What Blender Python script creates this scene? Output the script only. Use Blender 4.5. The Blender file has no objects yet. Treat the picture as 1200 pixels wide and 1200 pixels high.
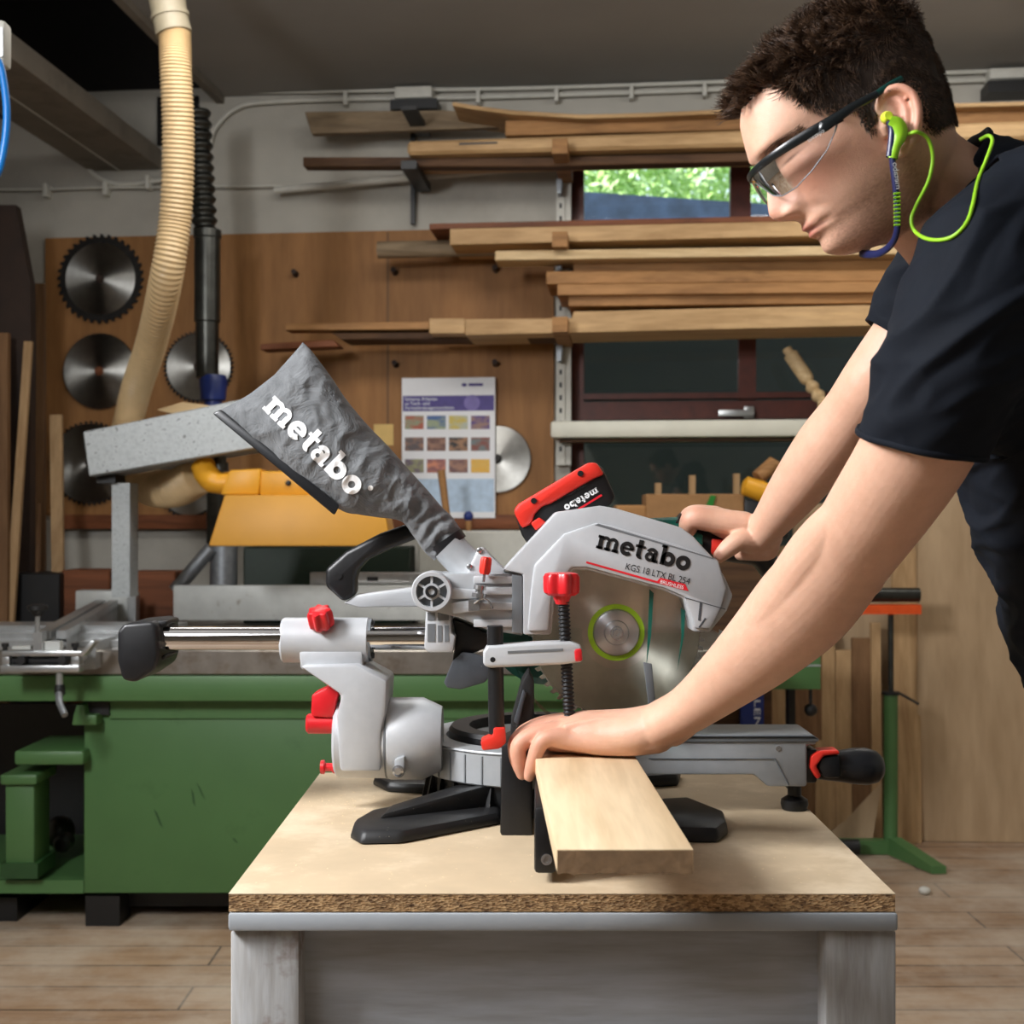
import bpy, bmesh, math, random
import numpy as np
from mathutils import Vector, Matrix, noise as mnoise
from mathutils.bvhtree import BVHTree
random.seed(7); np.random.seed(7)
SC = bpy.context.scene
COL = SC.collection
PI = math.pi

# ------------------------------------------------------------------ camera
F = 1500.0; HZ = 610.0; CAMZ = 1.30
cd = bpy.data.cameras.new('camera'); cam = bpy.data.objects.new('camera', cd); COL.objects.link(cam)
cd.sensor_width = 36.0; cd.lens = F / 1200 * 36.0
cd.shift_y = (HZ - 600) / 1200.0
cd.clip_start = 0.05; cd.clip_end = 200
cam.location = (0, 0, CAMZ); cam.rotation_euler = (PI/2, 0, 0)
cd.dof.use_dof = True; cd.dof.focus_distance = 1.66; cd.dof.aperture_fstop = 8.5
SC.camera = cam

# ------------------------------------------------------------------ light and exposure
SC.view_settings.view_transform = 'Standard'; SC.view_settings.look = 'None'
SC.view_settings.gamma = 1.0; SC.view_settings.use_curve_mapping = False
SC.view_settings.exposure = 0.2
wd = bpy.data.worlds.new('sky'); SC.world = wd; wd.use_nodes = True
bg = wd.node_tree.nodes['Background']; bg.inputs[0].default_value = (0.75, 0.88, 1.0, 1); bg.inputs[1].default_value = 1.6

def look_at(o, target):
    d = Vector(target) - o.location
    o.rotation_euler = d.to_track_quat('-Z', 'Y').to_euler()
def area(name, loc, target, size, power, color=(1, 1, 1), size_y=None, spread=None):
    l = bpy.data.lights.new(name, 'AREA'); l.energy = power; l.size = size; l.color = color
    if size_y: l.shape = 'RECTANGLE'; l.size_y = size_y
    if spread: l.spread = spread
    o = bpy.data.objects.new(name, l); COL.objects.link(o); o.location = loc; look_at(o, target)
    return o
sun = bpy.data.lights.new('sun', 'SUN'); sun.energy = 19.0; sun.angle = 0.02; sun.color = (1, .95, .85)
so = bpy.data.objects.new('sun', sun); COL.objects.link(so); so.rotation_euler = (math.radians(6), math.radians(-28), 0)
area('key_softbox', (-1.75, 0.95, 2.45), (0.45, 1.6, 1.15), 0.6, 86, (.97, .98, 1.0))
area('front_fill', (-1.35, 0.1, 3.0), (0.2, 2.0, 0.9), 1.2, 27, (.97, .98, 1.0))
area('background_fill', (-0.4, 3.6, 3.05), (-0.4, 4.3, 0.6), 1.6, 22, (1, .97, .93), 0.5)  # this and the next: unseen area lights added to lift the background
area('background_fill', (1.6, 4.2, 3.05), (1.4, 5.0, 1.0), 1.2, 12, (1, .97, .93), 0.4)

# ------------------------------------------------------------------ materials
def lin(c):
    if isinstance(c, str):
        c = [int(c[i:i+2], 16) for i in (0, 2, 4)]
    out = []
    for v in c[:3]:
        v = v / 255.0
        out.append(v/12.92 if v <= .04045 else ((v+.055)/1.055)**2.4)
    return (*out, 1.0)
MATS = {}
class NT:
    def __init__(s, m): s.t = m.node_tree; s.n = s.t.nodes; s.l = s.t.links; s.b = s.n['Principled BSDF']
    def add(s, typ, **kw):
        nd = s.n.new(typ)
        for k, v in kw.items():
            if k.startswith('i_'):
                nd.inputs[k[2:].replace('_', ' ')].default_value = v
            else: setattr(nd, k, v)
        return nd
    def link(s, a, b): s.l.new(a, b)
    def coord(s, scale=(1, 1, 1), rot=(0, 0, 0), which='Object'):
        tc = s.add('ShaderNodeTexCoord'); mp = s.add('ShaderNodeMapping')
        mp.inputs['Scale'].default_value = scale; mp.inputs['Rotation'].default_value = rot
        s.link(tc.outputs[which], mp.inputs['Vector']); return mp.outputs['Vector']
    def noise(s, vec, scale, detail=4, rough=.55, dist=0):
        nd = s.add('ShaderNodeTexNoise'); nd.inputs['Scale'].default_value = scale; nd.inputs['Detail'].default_value = detail
        nd.inputs['Roughness'].default_value = rough; nd.inputs['Distortion'].default_value = dist
        s.link(vec, nd.inputs['Vector']); return nd.outputs['Fac']
    def ramp(s, fac, stops):
        r = s.add('ShaderNodeValToRGB'); e = r.color_ramp.elements
        while len(e) < len(stops): e.new(0.5)
        for el, (p, c) in zip(e, stops): el.position = p; el.color = c
        s.link(fac, r.inputs['Fac']); return r.outputs['Color']
    def mix(s, fac, a, b, typ='MIX'):
        m = s.add('ShaderNodeMix', data_type='RGBA', blend_type=typ)
        for sock, v in ((m.inputs[0], fac), (m.inputs[6], a), (m.inputs[7], b)):
            if hasattr(v, 'is_output'): s.link(v, sock)
            else: sock.default_value = v
        return m.outputs[2]
    def bump(s, h, strength=.3, dist=.002):
        b = s.add('ShaderNodeBump'); b.inputs['Strength'].default_value = strength; b.inputs['Distance'].default_value = dist
        s.link(h, b.inputs['Height']); s.link(b.outputs['Normal'], s.b.inputs['Normal'])
def newmat(name):
    m = bpy.data.materials.new(name); m.use_nodes = True; MATS[name] = m
    return m, NT(m)
def mat(name, col, rough=.5, metal=0.0, var=0.12, vscale=30.0, bump=0.0, bscale=400.0, coat=0.0, spec=.5, dirt=None, dscale=12.0, dth=(.5, .7)):
    m, t = newmat(name)
    c = lin(col); v = t.coord()
    f = t.noise(v, vscale)
    lo = tuple(x*(1-var) for x in c[:3]) + (1,); hi = tuple(min(1, x*(1+var)) for x in c[:3]) + (1,)
    col_out = t.ramp(f, [(.3, lo), (.7, hi)])
    if dirt:
        fd = t.noise(v, dscale, 6, .65)
        msk = t.ramp(fd, [(dth[0], (0, 0, 0, 1)), (dth[1], (1, 1, 1, 1))])
        col_out = t.mix(msk, col_out, lin(dirt))
    t.link(col_out, t.b.inputs['Base Color'])
    t.b.inputs['Roughness'].default_value = rough; t.b.inputs['Metallic'].default_value = metal
    t.b.inputs['Coat Weight'].default_value = coat; t.b.inputs['Specular IOR Level'].default_value = spec
    if bump: t.bump(t.noise(v, bscale, 3), bump, .001)
    return m
def wood(name, c1, c2, axis=0, rough=.6, scale=1.0, stretch=14.0, knots=True, bump=.15, dark=None):
    m, t = newmat(name)
    sc = [18.0*scale]*3; sc[axis] = 18.0*scale/stretch
    v = t.coord(tuple(sc))
    f1 = t.noise(v, 1.0, 5, .6, .6); f2 = t.noise(v, 5.0, 3, .6, .2)
    a = t.ramp(f1, [(.32, lin(c2)), (.52, lin(c1)), (.7, lin([min(255, x*1.08) for x in (lin255(c1))]))])
    b = t.ramp(f2, [(.35, (.72, .68, .62, 1)), (.6, (1, 1, 1, 1))])
    col = t.mix(.55, a, b, 'MULTIPLY')
    if dark:
        v2 = t.coord((1, 1, 1)); msk = t.ramp(t.noise(v2, 7.0*scale, 5, .7), [(.55, (0, 0, 0, 1)), (.72, (1, 1, 1, 1))])
        col = t.mix(msk, col, lin(dark))
    t.link(col, t.b.inputs['Base Color']); t.b.inputs['Roughness'].default_value = rough
    t.b.inputs['Specular IOR Level'].default_value = .3
    if bump: t.bump(f2, bump, .002)
    return m
def lin255(c):
    return [int(c[i:i+2], 16) for i in (0, 2, 4)] if isinstance(c, str) else list(c)
def steel(name, col, rough=.25, aniso=.85, axis='Y'):
    """turned disc metal: radial anisotropy about the local axis gives the bright fan"""
    m, t = newmat(name)
    tg = t.add('ShaderNodeTangent', direction_type='RADIAL', axis=axis)
    t.link(tg.outputs[0], t.b.inputs['Tangent'])
    v = t.coord(); f = t.noise(v, 25, 4)
    c = lin(col); t.link(t.ramp(f, [(.3, tuple(x*.8 for x in c[:3])+(1,)), (.7, c)]), t.b.inputs['Base Color'])
    t.b.inputs['Metallic'].default_value = 1; t.b.inputs['Roughness'].default_value = rough
    t.b.inputs['Anisotropic'].default_value = aniso; t.b.inputs['Anisotropic Rotation'].default_value = .25
    return m

# ------------------------------------------------------------------ mesh builder
def P(px, py, d):
    return Vector(((px-600)/F*d, d, CAMZ - (py-HZ)/F*d))
class MB:
    def __init__(s, xf=None): s.bm = bmesh.new(); s.xf = xf
    def v(s, p):
        p = Vector(p)
        return s.bm.verts.new(s.xf(p) if s.xf else p)
    def face(s, vs):
        try: return s.bm.faces.new(vs)
        except ValueError: return None
    def hexa(s, c):  # 8 corners: 4 bottom/front loop then 4 other loop
        v = [s.v(p) for p in c]
        for q in ((3, 2, 1, 0), (4, 5, 6, 7), (0, 1, 5, 4), (1, 2, 6, 5), (2, 3, 7, 6), (3, 0, 4, 7)): s.face([v[i] for i in q])
        return s
    def box(s, x0, x1, y0, y1, z0, z1):
        return s.hexa([(x0, y0, z0), (x1, y0, z0), (x1, y1, z0), (x0, y1, z0), (x0, y0, z1), (x1, y0, z1), (x1, y1, z1), (x0, y1, z1)])
    def prism(s, pts, vec, taper=1.0):
        pts = [Vector(p) for p in pts]; vec = Vector(vec); c = sum(pts, Vector())/len(pts)
        a = [s.v(p) for p in pts]; b = [s.v(c+(p-c)*taper+vec) for p in pts]; n = len(pts)
        s.face(a); s.face(list(reversed(b)))
        for i in range(n): s.face([a[(i+1) % n], a[i], b[i], b[(i+1) % n]])
        return s
    def pxprism(s, px, d, thick, taper=1.0):
        return s.prism([P(x, y, d) for x, y in px], (0, thick, 0), taper)
    def pxbox(s, x0, x1, y0, y1, d, thick):
        return s.pxprism([(x0, y0), (x1, y0), (x1, y1), (x0, y1)], d, thick)
    def loft(s, rings, cap=True, closed=True):
        R = [[s.v(p) for p in r] for r in rings]; n = len(R[0])
        for a, b in zip(R, R[1:]):
            for i in range(n if closed else n-1):
                j = (i+1) % n; s.face([a[i], a[j], b[j], b[i]])
        if cap: s.face(list(reversed(R[0]))); s.face(R[-1])
        return s
    def tube(s, path, rad, n=14, cap=True, ref=None):
        path = [Vector(p) for p in path]
        if not hasattr(rad, '__len__'): rad = [rad]*len(path)
        rings = []; up = None
        for i, p in enumerate(path):
            t = (path[min(i+1, len(path)-1)] - path[max(i-1, 0)])
            if t.length < 1e-9: t = Vector((0, 0, 1))
            t.normalize()
            if up is None:
                up = Vector((0, 0, 1)) if abs(t.z) < .9 else Vector((0, 1, 0))
            up = (up - t*up.dot(t)).normalized() if ref is None else t.cross(Vector(ref)).normalized(); w = t.cross(up)
            r = rad[i]; rx, ry = r if hasattr(r, '__len__') else (r, r)
            rings.append([p + up*math.cos(a)*rx + w*math.sin(a)*ry for a in (2*PI*k/n for k in range(n))])
        return s.loft(rings, cap)
    def lathe(s, p0, axis, prof, n=32, cap=True):
        p0 = Vector(p0); ax = Vector(axis).normalized()
        up = Vector((0, 0, 1)) if abs(ax.z) < .9 else Vector((0, 1, 0))
        up = (up - ax*up.dot(ax)).normalized(); w = ax.cross(up); rings = []
        for t, r in prof:
            r = max(r, 1e-5)
            rings.append([p0 + ax*t + up*math.cos(a)*r + w*math.sin(a)*r for a in (2*PI*k/n for k in range(n))])
        return s.loft(rings, cap)
    def ell(s, c, r, rot=None, nu=20, nv=12):
        c = Vector(c); rings = []
        rot = rot or Matrix.Identity(3)
        for j in range(1, nv):
            th = PI*j/nv
            rings.append([c + rot @ Vector((r[0]*math.sin(th)*math.cos(a), r[1]*math.sin(th)*math.sin(a), -r[2]*math.cos(th))) for a in (2*PI*k/nu for k in range(nu))])
        return s.loft(rings)
    def quad(s, a, b, c, d): s.face([s.v(p) for p in (a, b, c, d)]); return s
    def bevel(s, w, seg=2, ang=30):
        s.bm.normal_update()
        es = [e for e in s.bm.edges if len(e.link_faces) == 2 and e.calc_face_angle(0) > math.radians(ang)]
        bmesh.ops.bevel(s.bm, geom=es, offset=w, segments=seg, profile=.5, affect='EDGES', clamp_overlap=True)
        return s
    def build(s, name, m, parent=None, sharp=32, smooth=True, origin=None):
        bmesh.ops.recalc_face_normals(s.bm, faces=s.bm.faces[:])
        me = bpy.data.meshes.new(name)
        o = bpy.data.objects.new(name, me); COL.objects.link(o)
        if parent is not None:
            off = world_loc(parent); o.parent = parent
            if origin is not None: o.location = Vector(origin)-off; off = Vector(origin)
        else:
            cs = [v.co for v in s.bm.verts]
            if origin is None:
                mn = [min(c[i] for c in cs) for i in range(3)]; mx = [max(c[i] for c in cs) for i in range(3)]
                origin = ((mn[0]+mx[0])/2, (mn[1]+mx[1])/2, mn[2])
            off = Vector(origin); o.location = off
        bmesh.ops.translate(s.bm, verts=s.bm.verts[:], vec=-off)
        s.bm.to_mesh(me); s.bm.free()
        finish_mesh(me, m, sharp, smooth)
        return o
def finish_mesh(me, m, sharp=32, smooth=True):
    if m is not None: me.materials.append(MATS[m] if isinstance(m, str) else m)
    if smooth and len(me.polygons):
        me.polygons.foreach_set('use_smooth', [True]*len(me.polygons))
        me.set_sharp_from_angle(angle=math.radians(sharp))
    me.update()
def world_loc(o):
    v = Vector((0, 0, 0))
    while o is not None: v = v + o.location; o = o.parent
    return v
def tag(o, label, cat, group=None, kind=None):
    o['label'] = label
    if cat: o['category'] = cat
    if group: o['group'] = group
    if kind: o['kind'] = kind
    return o
def thing(name, label, cat, loc, group=None):
    o = bpy.data.objects.new(name, None); COL.objects.link(o); o.location = loc; o.empty_display_size = .05
    return tag(o, label, cat, group)
def struct(o): o['kind'] = 'structure'; return o
def copy_tree(o, parent=None):
    c = o.copy(); COL.objects.link(c)
    if parent is not None: c.parent = parent
    for ch in list(o.children): copy_tree(ch, c)
    return c
def text_mb(mb, body, origin, right, up, size, depth=.0004, shear=0.0, align='LEFT', width=None):
    """flat lettering: built-in font turned to mesh, laid on the plane (right, up)"""
    cu = bpy.data.curves.new('lettering', 'FONT'); cu.body = body; cu.size = 1.0; cu.shear = shear; cu.align_x = align
    o = bpy.data.objects.new('lettering', cu); COL.objects.link(o)
    me = o.to_mesh(); right = Vector(right).normalized(); up = Vector(up).normalized(); nrm = right.cross(up)
    xs = [v.co.x for v in me.vertices] or [0, 1]
    sx = size if width is None else width/max(1e-6, (max(xs)-min(xs)))
    vs = [mb.v(Vector(origin) + right*v.co.x*sx + up*v.co.y*size + nrm*depth) for v in me.vertices]
    for p in me.polygons: mb.face([vs[i] for i in p.vertices])
    o.to_mesh_clear(); bpy.data.objects.remove(o); bpy.data.curves.remove(cu)
    return mb
def flat_poly(mb, pts2, fn):
    vs = [mb.v(fn(x, y)) for x, y in pts2]; mb.face(vs)
def ring2(cx, cy, ro, ri, a0=0, a1=360, n=28, sx=1.0):
    """list of quads of an annulus piece"""
    q = []
    for k in range(n):
        a = math.radians(a0+(a1-a0)*k/n); b = math.radians(a0+(a1-a0)*(k+1)/n)
        q.append([(cx+ro*sx*math.cos(a), cy+ro*math.sin(a)), (cx+ro*sx*math.cos(b), cy+ro*math.sin(b)),
                  (cx+ri*sx*math.cos(b), cy+ri*math.sin(b)), (cx+ri*sx*math.cos(a), cy+ri*math.sin(a))])
    return q
def R2(x0, y0, x1, y1, n=1):
    return [[(x0+(x1-x0)*i/n, y0), (x0+(x1-x0)*(i+1)/n, y0), (x0+(x1-x0)*(i+1)/n, y1), (x0+(x1-x0)*i/n, y1)] for i in range(n)]
def logo_quads():
    """heavy slab-serif lower-case word, x-height 1, list of letter quads + advance"""
    L = []
    def put(qs, x): L.extend([[(a+x, b) for a, b in q] for q in qs])
    m = R2(0, .8, .3, 1) + R2(.1, 0, .42, 1) + R2(0, 0, .5, .2) + ring2(.60, .62, .40, .16, 0, 150, 14, .95) + R2(.7, 0, .98, .64) + R2(.6, 0, 1.06, .2) \
        + ring2(1.16, .62, .40, .16, 0, 150, 14, .95) + R2(1.26, 0, 1.54, .64) + R2(1.17, 0, 1.64, .2)
    put(m, 0)
    e = ring2(.52, .5, .53, .22, 0, 318, 30, .98) + R2(.2, .42, 1.0, .6)
    put(e, 1.72)
    t = R2(.16, .2, .5, 1.38) + R2(0, .8, .74, 1.0) + ring2(.47, .3, .31, .06, 180, 300, 10)
    put(t, 2.82)
    a = ring2(.42, .33, .36, .12, 0, 360, 24) + R2(.62, 0, .94, .68) + R2(.62, 0, 1.06, .2) + ring2(.52, .6, .42, .16, 0, 165, 16)
    put(a, 3.58)
    b = R2(.1, 0, .42, 1.45) + R2(0, 1.25, .42, 1.45) + ring2(.64, .5, .53, .2, 0, 360, 30)
    put(b, 4.70)
    put(ring2(.54, .5, .54, .2, 0, 360, 30), 5.94)
    return L, 7.02
def clump(*objs): return objs
# ------------------------------------------------------------------ room frame (turned 5.5 degrees to the bench)
TH = math.radians(5.5); UU = Vector((math.cos(TH), -math.sin(TH), 0)); VV = Vector((math.sin(TH), math.cos(TH), 0)); W0 = Vector((0, 5.6, 0))
def RM(p): return W0 + UU*p[0] - VV*p[1] + Vector((0, 0, p[2]))
def W(px, py, off=0.0):
    r = Vector(((px-600)/F, 1.0, -(py-HZ)/F)); t = (VV.dot(W0) - off)/VV.dot(r)
    q = r*t - W0; return Vector((q.dot(UU), off, CAMZ + r.z*t))
def rmb(): return MB(RM)
def rbox(mb, x0, x1, y0, y1, o0, o1):
    """box against the back wall: its face nearest the camera covers the pixel rectangle"""
    a = W(x0, y1, o1); b = W(x1, y0, o1)
    return mb.box(min(a.x, b.x), max(a.x, b.x), o0, o1, min(a.z, b.z), max(a.z, b.z))
def rpoly(mb, px, o0, o1):
    return mb.prism([W(x, y, o1) for x, y in px], (0, o0-o1, 0))
def cat_rom(pts, n):
    pts = [Vector(p) for p in pts]; q = [pts[0]*2-pts[1]] + pts + [pts[-1]*2-pts[-2]]; out = []
    m = len(pts)-1
    for k in range(n+1):
        t = k/n*m; i = min(int(t), m-1); t -= i; a, b, c, d = q[i:i+4]
        out.append(.5*((2*b) + (c-a)*t + (2*a-5*b+4*c-d)*t*t + (3*b-a-3*c+d)*t**3))
    return out

# ------------------------------------------------------------------ background materials
mat('plaster', (176, 172, 162), .9, var=.10, vscale=3, bump=.25, bscale=90, dirt=(150, 145, 135), dscale=2.2, dth=(.5, .85))
mat('ceiling_paint', (140, 138, 134), .85, var=.06, vscale=2, bump=.1, bscale=60)
mat('beam_paint', (120, 113, 102), .8, var=.10, vscale=4, dirt=(92, 84, 72), dscale=3)
mat('dark_wood', (46, 30, 20), .7, var=.3, vscale=8)
mat('recess_shade', (14, 11, 9), .9, var=.3)  # dark of the open upper recess put into the colour
mat('window_wood', (84, 34, 20), .5, var=.25, vscale=20, coat=.1)
mat('black', (18, 18, 19), .5, var=.2)
mat('off_white', (196, 194, 184), .6, var=.05)
mat('sill_white', (208, 206, 190), .5, var=.06, vscale=6)
mat('galv', (150, 154, 158), .45, .75, var=.15, vscale=40)
wood('plywood', (150, 106, 62), (132, 92, 52), 2, .6, .25, 6, bump=.05)
wood('pine', (190, 156, 112), (166, 132, 90), 0, .6, .8, 16)
wood('pine_warm', (166, 122, 76), (138, 98, 58), 0, .6, .8, 16)
wood('pine_pale', (204, 178, 136), (184, 154, 110), 0, .6, .8, 16)
wood('oak_brown', (158, 116, 72), (126, 90, 54), 0, .65, 1.2, 10)
wood('old_grey_wood', (138, 120, 96), (112, 96, 76), 0, .75, 1.0, 12)
wood('red_wood', (124, 74, 46), (96, 56, 34), 0, .6, 1.0, 14)
wood('dark_board', (88, 62, 40), (62, 42, 28), 0, .7, 1.0, 12)
wood('upright_pine', (178, 146, 106), (152, 118, 80), 2, .6, .6, 14)
wood('upright_dark', (124, 92, 62), (98, 70, 44), 2, .65, .6, 14)
wood('sheet_ply', (178, 152, 120), (162, 136, 104), 2, .7, .15, 5, bump=.05)
steel('blade_steel', (170, 168, 162), .36, .93)
mat('blade_dark', (34, 31, 28), .5, .5, var=.3)
mat('hose_beige', (206, 178, 134), .42, var=.05, coat=.15)
mat('fitting_grey', (150, 140, 118), .5, var=.08)
mat('pipe_dark', (66, 66, 62), .35, .85, var=.35, vscale=14)
mat('blue_paint', (24, 44, 110), .4, var=.1)
mat('blue_hose', (10, 112, 190), .35, var=.06)
mat('machine_green', (76, 114, 66), .45, var=.05, vscale=5, dirt=(58, 92, 50), dscale=5, dth=(.6, .8))
mat('machine_green_dark', (38, 74, 36), .5, var=.1)
mat('arm_grey', (166, 170, 170), .5, .35, var=.16, vscale=60, dirt=(112, 114, 112), dscale=60, dth=(.58, .66))
mat('cast_iron', (150, 144, 136), .35, .8, var=.15, vscale=20, dirt=(112, 96, 80), dscale=8)
mat('alu', (188, 190, 190), .32, .8, var=.1, vscale=30)
mat('yellow_plastic', (222, 158, 34), .45, var=.06, vscale=10, dirt=(180, 118, 26), dscale=14, dth=(.6, .8))
mat('yellow_skirt', (206, 148, 48), .5, var=.06, vscale=6)
mat('fence_pale', (196, 198, 194), .5, .2, var=.08, vscale=15, dirt=(150, 142, 132), dscale=9, dth=(.58, .66))
mat('paper', (226, 226, 228), .6, var=.01)
mat('orange_steel', (214, 78, 22), .45, var=.1)
mat('label_white', (225, 228, 232), .5, var=.01)
mat('cardboard', (152, 112, 70), .8, var=.08)
mat('green_clip', (40, 120, 44), .4)
mat('note_yellow', (214, 180, 110), .7, var=.05)
# worn plank floor
m, t = newmat('floor_planks')
v = t.coord((1, 1, 1)); br = t.add('ShaderNodeTexBrick', offset=.37)
for k, x in (('Scale', 1.0), ('Mortar Size', .004), ('Brick Width', 2.4), ('Row Height', .17), ('Bias', 0.0)): br.inputs[k].default_value = x
br.inputs['Color1'].default_value = lin((168, 138, 108)); br.inputs['Color2'].default_value = lin((146, 116, 88)); br.inputs['Mortar'].default_value = lin((58, 44, 34))
t.link(v, br.inputs['Vector'])
g = t.noise(t.coord((2.2, 30, 1)), 1.0, 6, .65, .8); gr = t.ramp(g, [(.3, (.5, .45, .42, 1)), (.52, (1, 1, 1, 1))])
c1 = t.mix(.8, br.outputs['Color'], gr, 'MULTIPLY')
ms = t.ramp(t.noise(t.coord((1, 1, 1)), 1.6, 6, .7), [(.42, (0, 0, 0, 1)), (.66, (.75, .75, .75, 1))])
c1 = t.mix(ms, c1, lin((196, 182, 164)))
t.link(c1, t.b.inputs['Base Color']); t.b.inputs['Roughness'].default_value = .75; t.bump(g, .4, .004)
# window pane
m, t = newmat('window_glass')
t.b.inputs['Base Color'].default_value = (1, 1, 1, 1); t.b.inputs['Roughness'].default_value = .02
tr = t.add('ShaderNodeBsdfTransparent'); tr.inputs[0].default_value = (.93, .96, .95, 1); gl = t.add('ShaderNodeBsdfGlossy'); gl.inputs['Roughness'].default_value = .03
fr = t.add('ShaderNodeFresnel'); fr.inputs[0].default_value = 1.45; mx = t.add('ShaderNodeMixShader')
t.link(fr.outputs[0], mx.inputs[0]); t.link(tr.outputs[0], mx.inputs[1]); t.link(gl.outputs[0], mx.inputs[2])
t.link(mx.outputs[0], t.n['Material Output'].inputs[0])
# leaf
m, t = newmat('leaf')
v = t.coord(); t.link(t.ramp(t.noise(v, 2.5, 4, .6), [(.35, lin((120, 152, 104))), (.62, lin((206, 224, 178)))]), t.b.inputs['Base Color'])
t.b.inputs['Roughness'].default_value = .45; tl = t.add('ShaderNodeBsdfTranslucent'); tl.inputs[0].default_value = lin((186, 216, 140))
mx = t.add('ShaderNodeMixShader'); mx.inputs[0].default_value = .45
t.link(t.b.outputs[0], mx.inputs[1]); t.link(tl.outputs[0], mx.inputs[2]); t.link(mx.outputs[0], t.n['Material Output'].inputs[0])
mat('bark', (70, 55, 42), .8, var=.3)
mat('roof_slate', (54, 70, 98), .6, var=.35, vscale=9)
mat('shed_wall', (17, 18, 15), .85, var=.3, vscale=3)
mat('grass', (70, 96, 48), .9, var=.3, vscale=2)

# ------------------------------------------------------------------ setting
UL, UR, OR = -2.75, 3.0, 8.0
zc = W(560, 104).z
HI = 3.75
floor = struct(rmb().box(UL-.2, UR+.2, -.25, OR+.1, -.1, 0).build('floor', 'floor_planks', origin=(0, 0, 0)))
wl, wr, wt, wb = W(668, 190).x, W(1062, 190).x, W(668, 175).z, W(668, 655).z
w = rmb(); w.box(UL, wl, -.25, 0, 0, HI).box(wr, UR, -.25, 0, 0, HI).box(wl, wr, -.25, 0, 0, wb).box(wl, wr, -.25, 0, wt, HI)
struct(w.build('wall_back', 'plaster', smooth=False))
struct(rmb().box(UL-.15, UL, -.25, OR, 0, HI).build('wall_left', 'plaster', smooth=False))
struct(rmb().box(UR, UR+.15, -.25, OR, 0, HI).build('wall_right', 'plaster', smooth=False))
struct(rmb().box(UL-.15, UR+.15, OR, OR+.15, 0, HI).build('wall_front', 'plaster', smooth=False))
uc = W(263, 105).x
struct(rmb().box(uc, UR, 0, OR, zc, zc+.1).build('ceiling', 'ceiling_paint', smooth=False))
struct(rmb().box(UL, UR, 0, OR, HI-.1, HI).build('ceiling_upper', 'recess_shade', smooth=False))
struct(rmb().box(uc-.035, uc, 0, OR, zc-.03, HI-.1).build('trim_1', 'beam_paint', smooth=False))
bl, brr, bz = W(105, 200).x, W(190, 200).x, W(150, 200).z
beam = rmb().box(bl, brr, .001, OR, bz, bz+.09); beam.bevel(.006)
beam = beam.build('ceiling_beam', 'beam_paint'); struct(beam)
struct(rmb().box(bl+.14, bl+.147, .002, OR, bz-.003, bz).build('trim_2', 'off_white', smooth=False))
pl = rmb(); rbox(pl, -40, 105, 112, 136, 0, .06); struct(pl.build('trim_3', 'dark_wood', smooth=False))

pl = rmb(); rbox(pl, -80, 240, -60, 112, .0005, .02); rbox(pl, 184, 232, 112, 170, .0005, .02); struct(pl.build('recess_shade_sheet', 'recess_shade', smooth=False))  # black sheet over the wall, standing for the shade in the recess
# window in the back wall
win = thing('window_1', 'x', None, RM((wl, -.1, wb))); del win['label']; struct(win)
f = rmb(); z1 = W(668, 196, -.1).z
def fb(mb, x0, x1, y0, y1, o0=-.14, o1=-.06): rbox(mb, x0, x1, y0, y1, o0, o1)
fb(f, 668, 684, 170, 655); fb(f, 1050, 1064, 170, 655); fb(f, 684, 1050, 168, 194); fb(f, 684, 1050, 256, 280); fb(f, 684, 1050, 372, 392)
fb(f, 684, 1050, 468, 492); fb(f, 684, 1050, 496, 516); fb(f, 856, 880, 194, 256); fb(f, 866, 886, 392, 468); fb(f, 684, 1050, 645, 655); fb(f, 684, 1050, 458, 468, -.13, -.045)
f.build('window_frame', 'window_wood', win, smooth=False)
for (x0, x1, y0, y1) in ((684, 856, 194, 256), (880, 1050, 194, 256), (684, 866, 392, 458), (886, 1050, 392, 458), (684, 1050, 516, 645), (684, 1050, 280, 372)):
    g = rmb(); rbox(g, x0, x1, y0, y1, -.105, -.1); g.build('pane', 'window_glass', win, smooth=False)
h = rmb(); rbox(h, 842, 884, 480, 488, -.04, -.02); rbox(h, 872, 884, 476, 490, -.06, -.04); h.bevel(.003); h.build('window_handle', 'alu', win)

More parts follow.
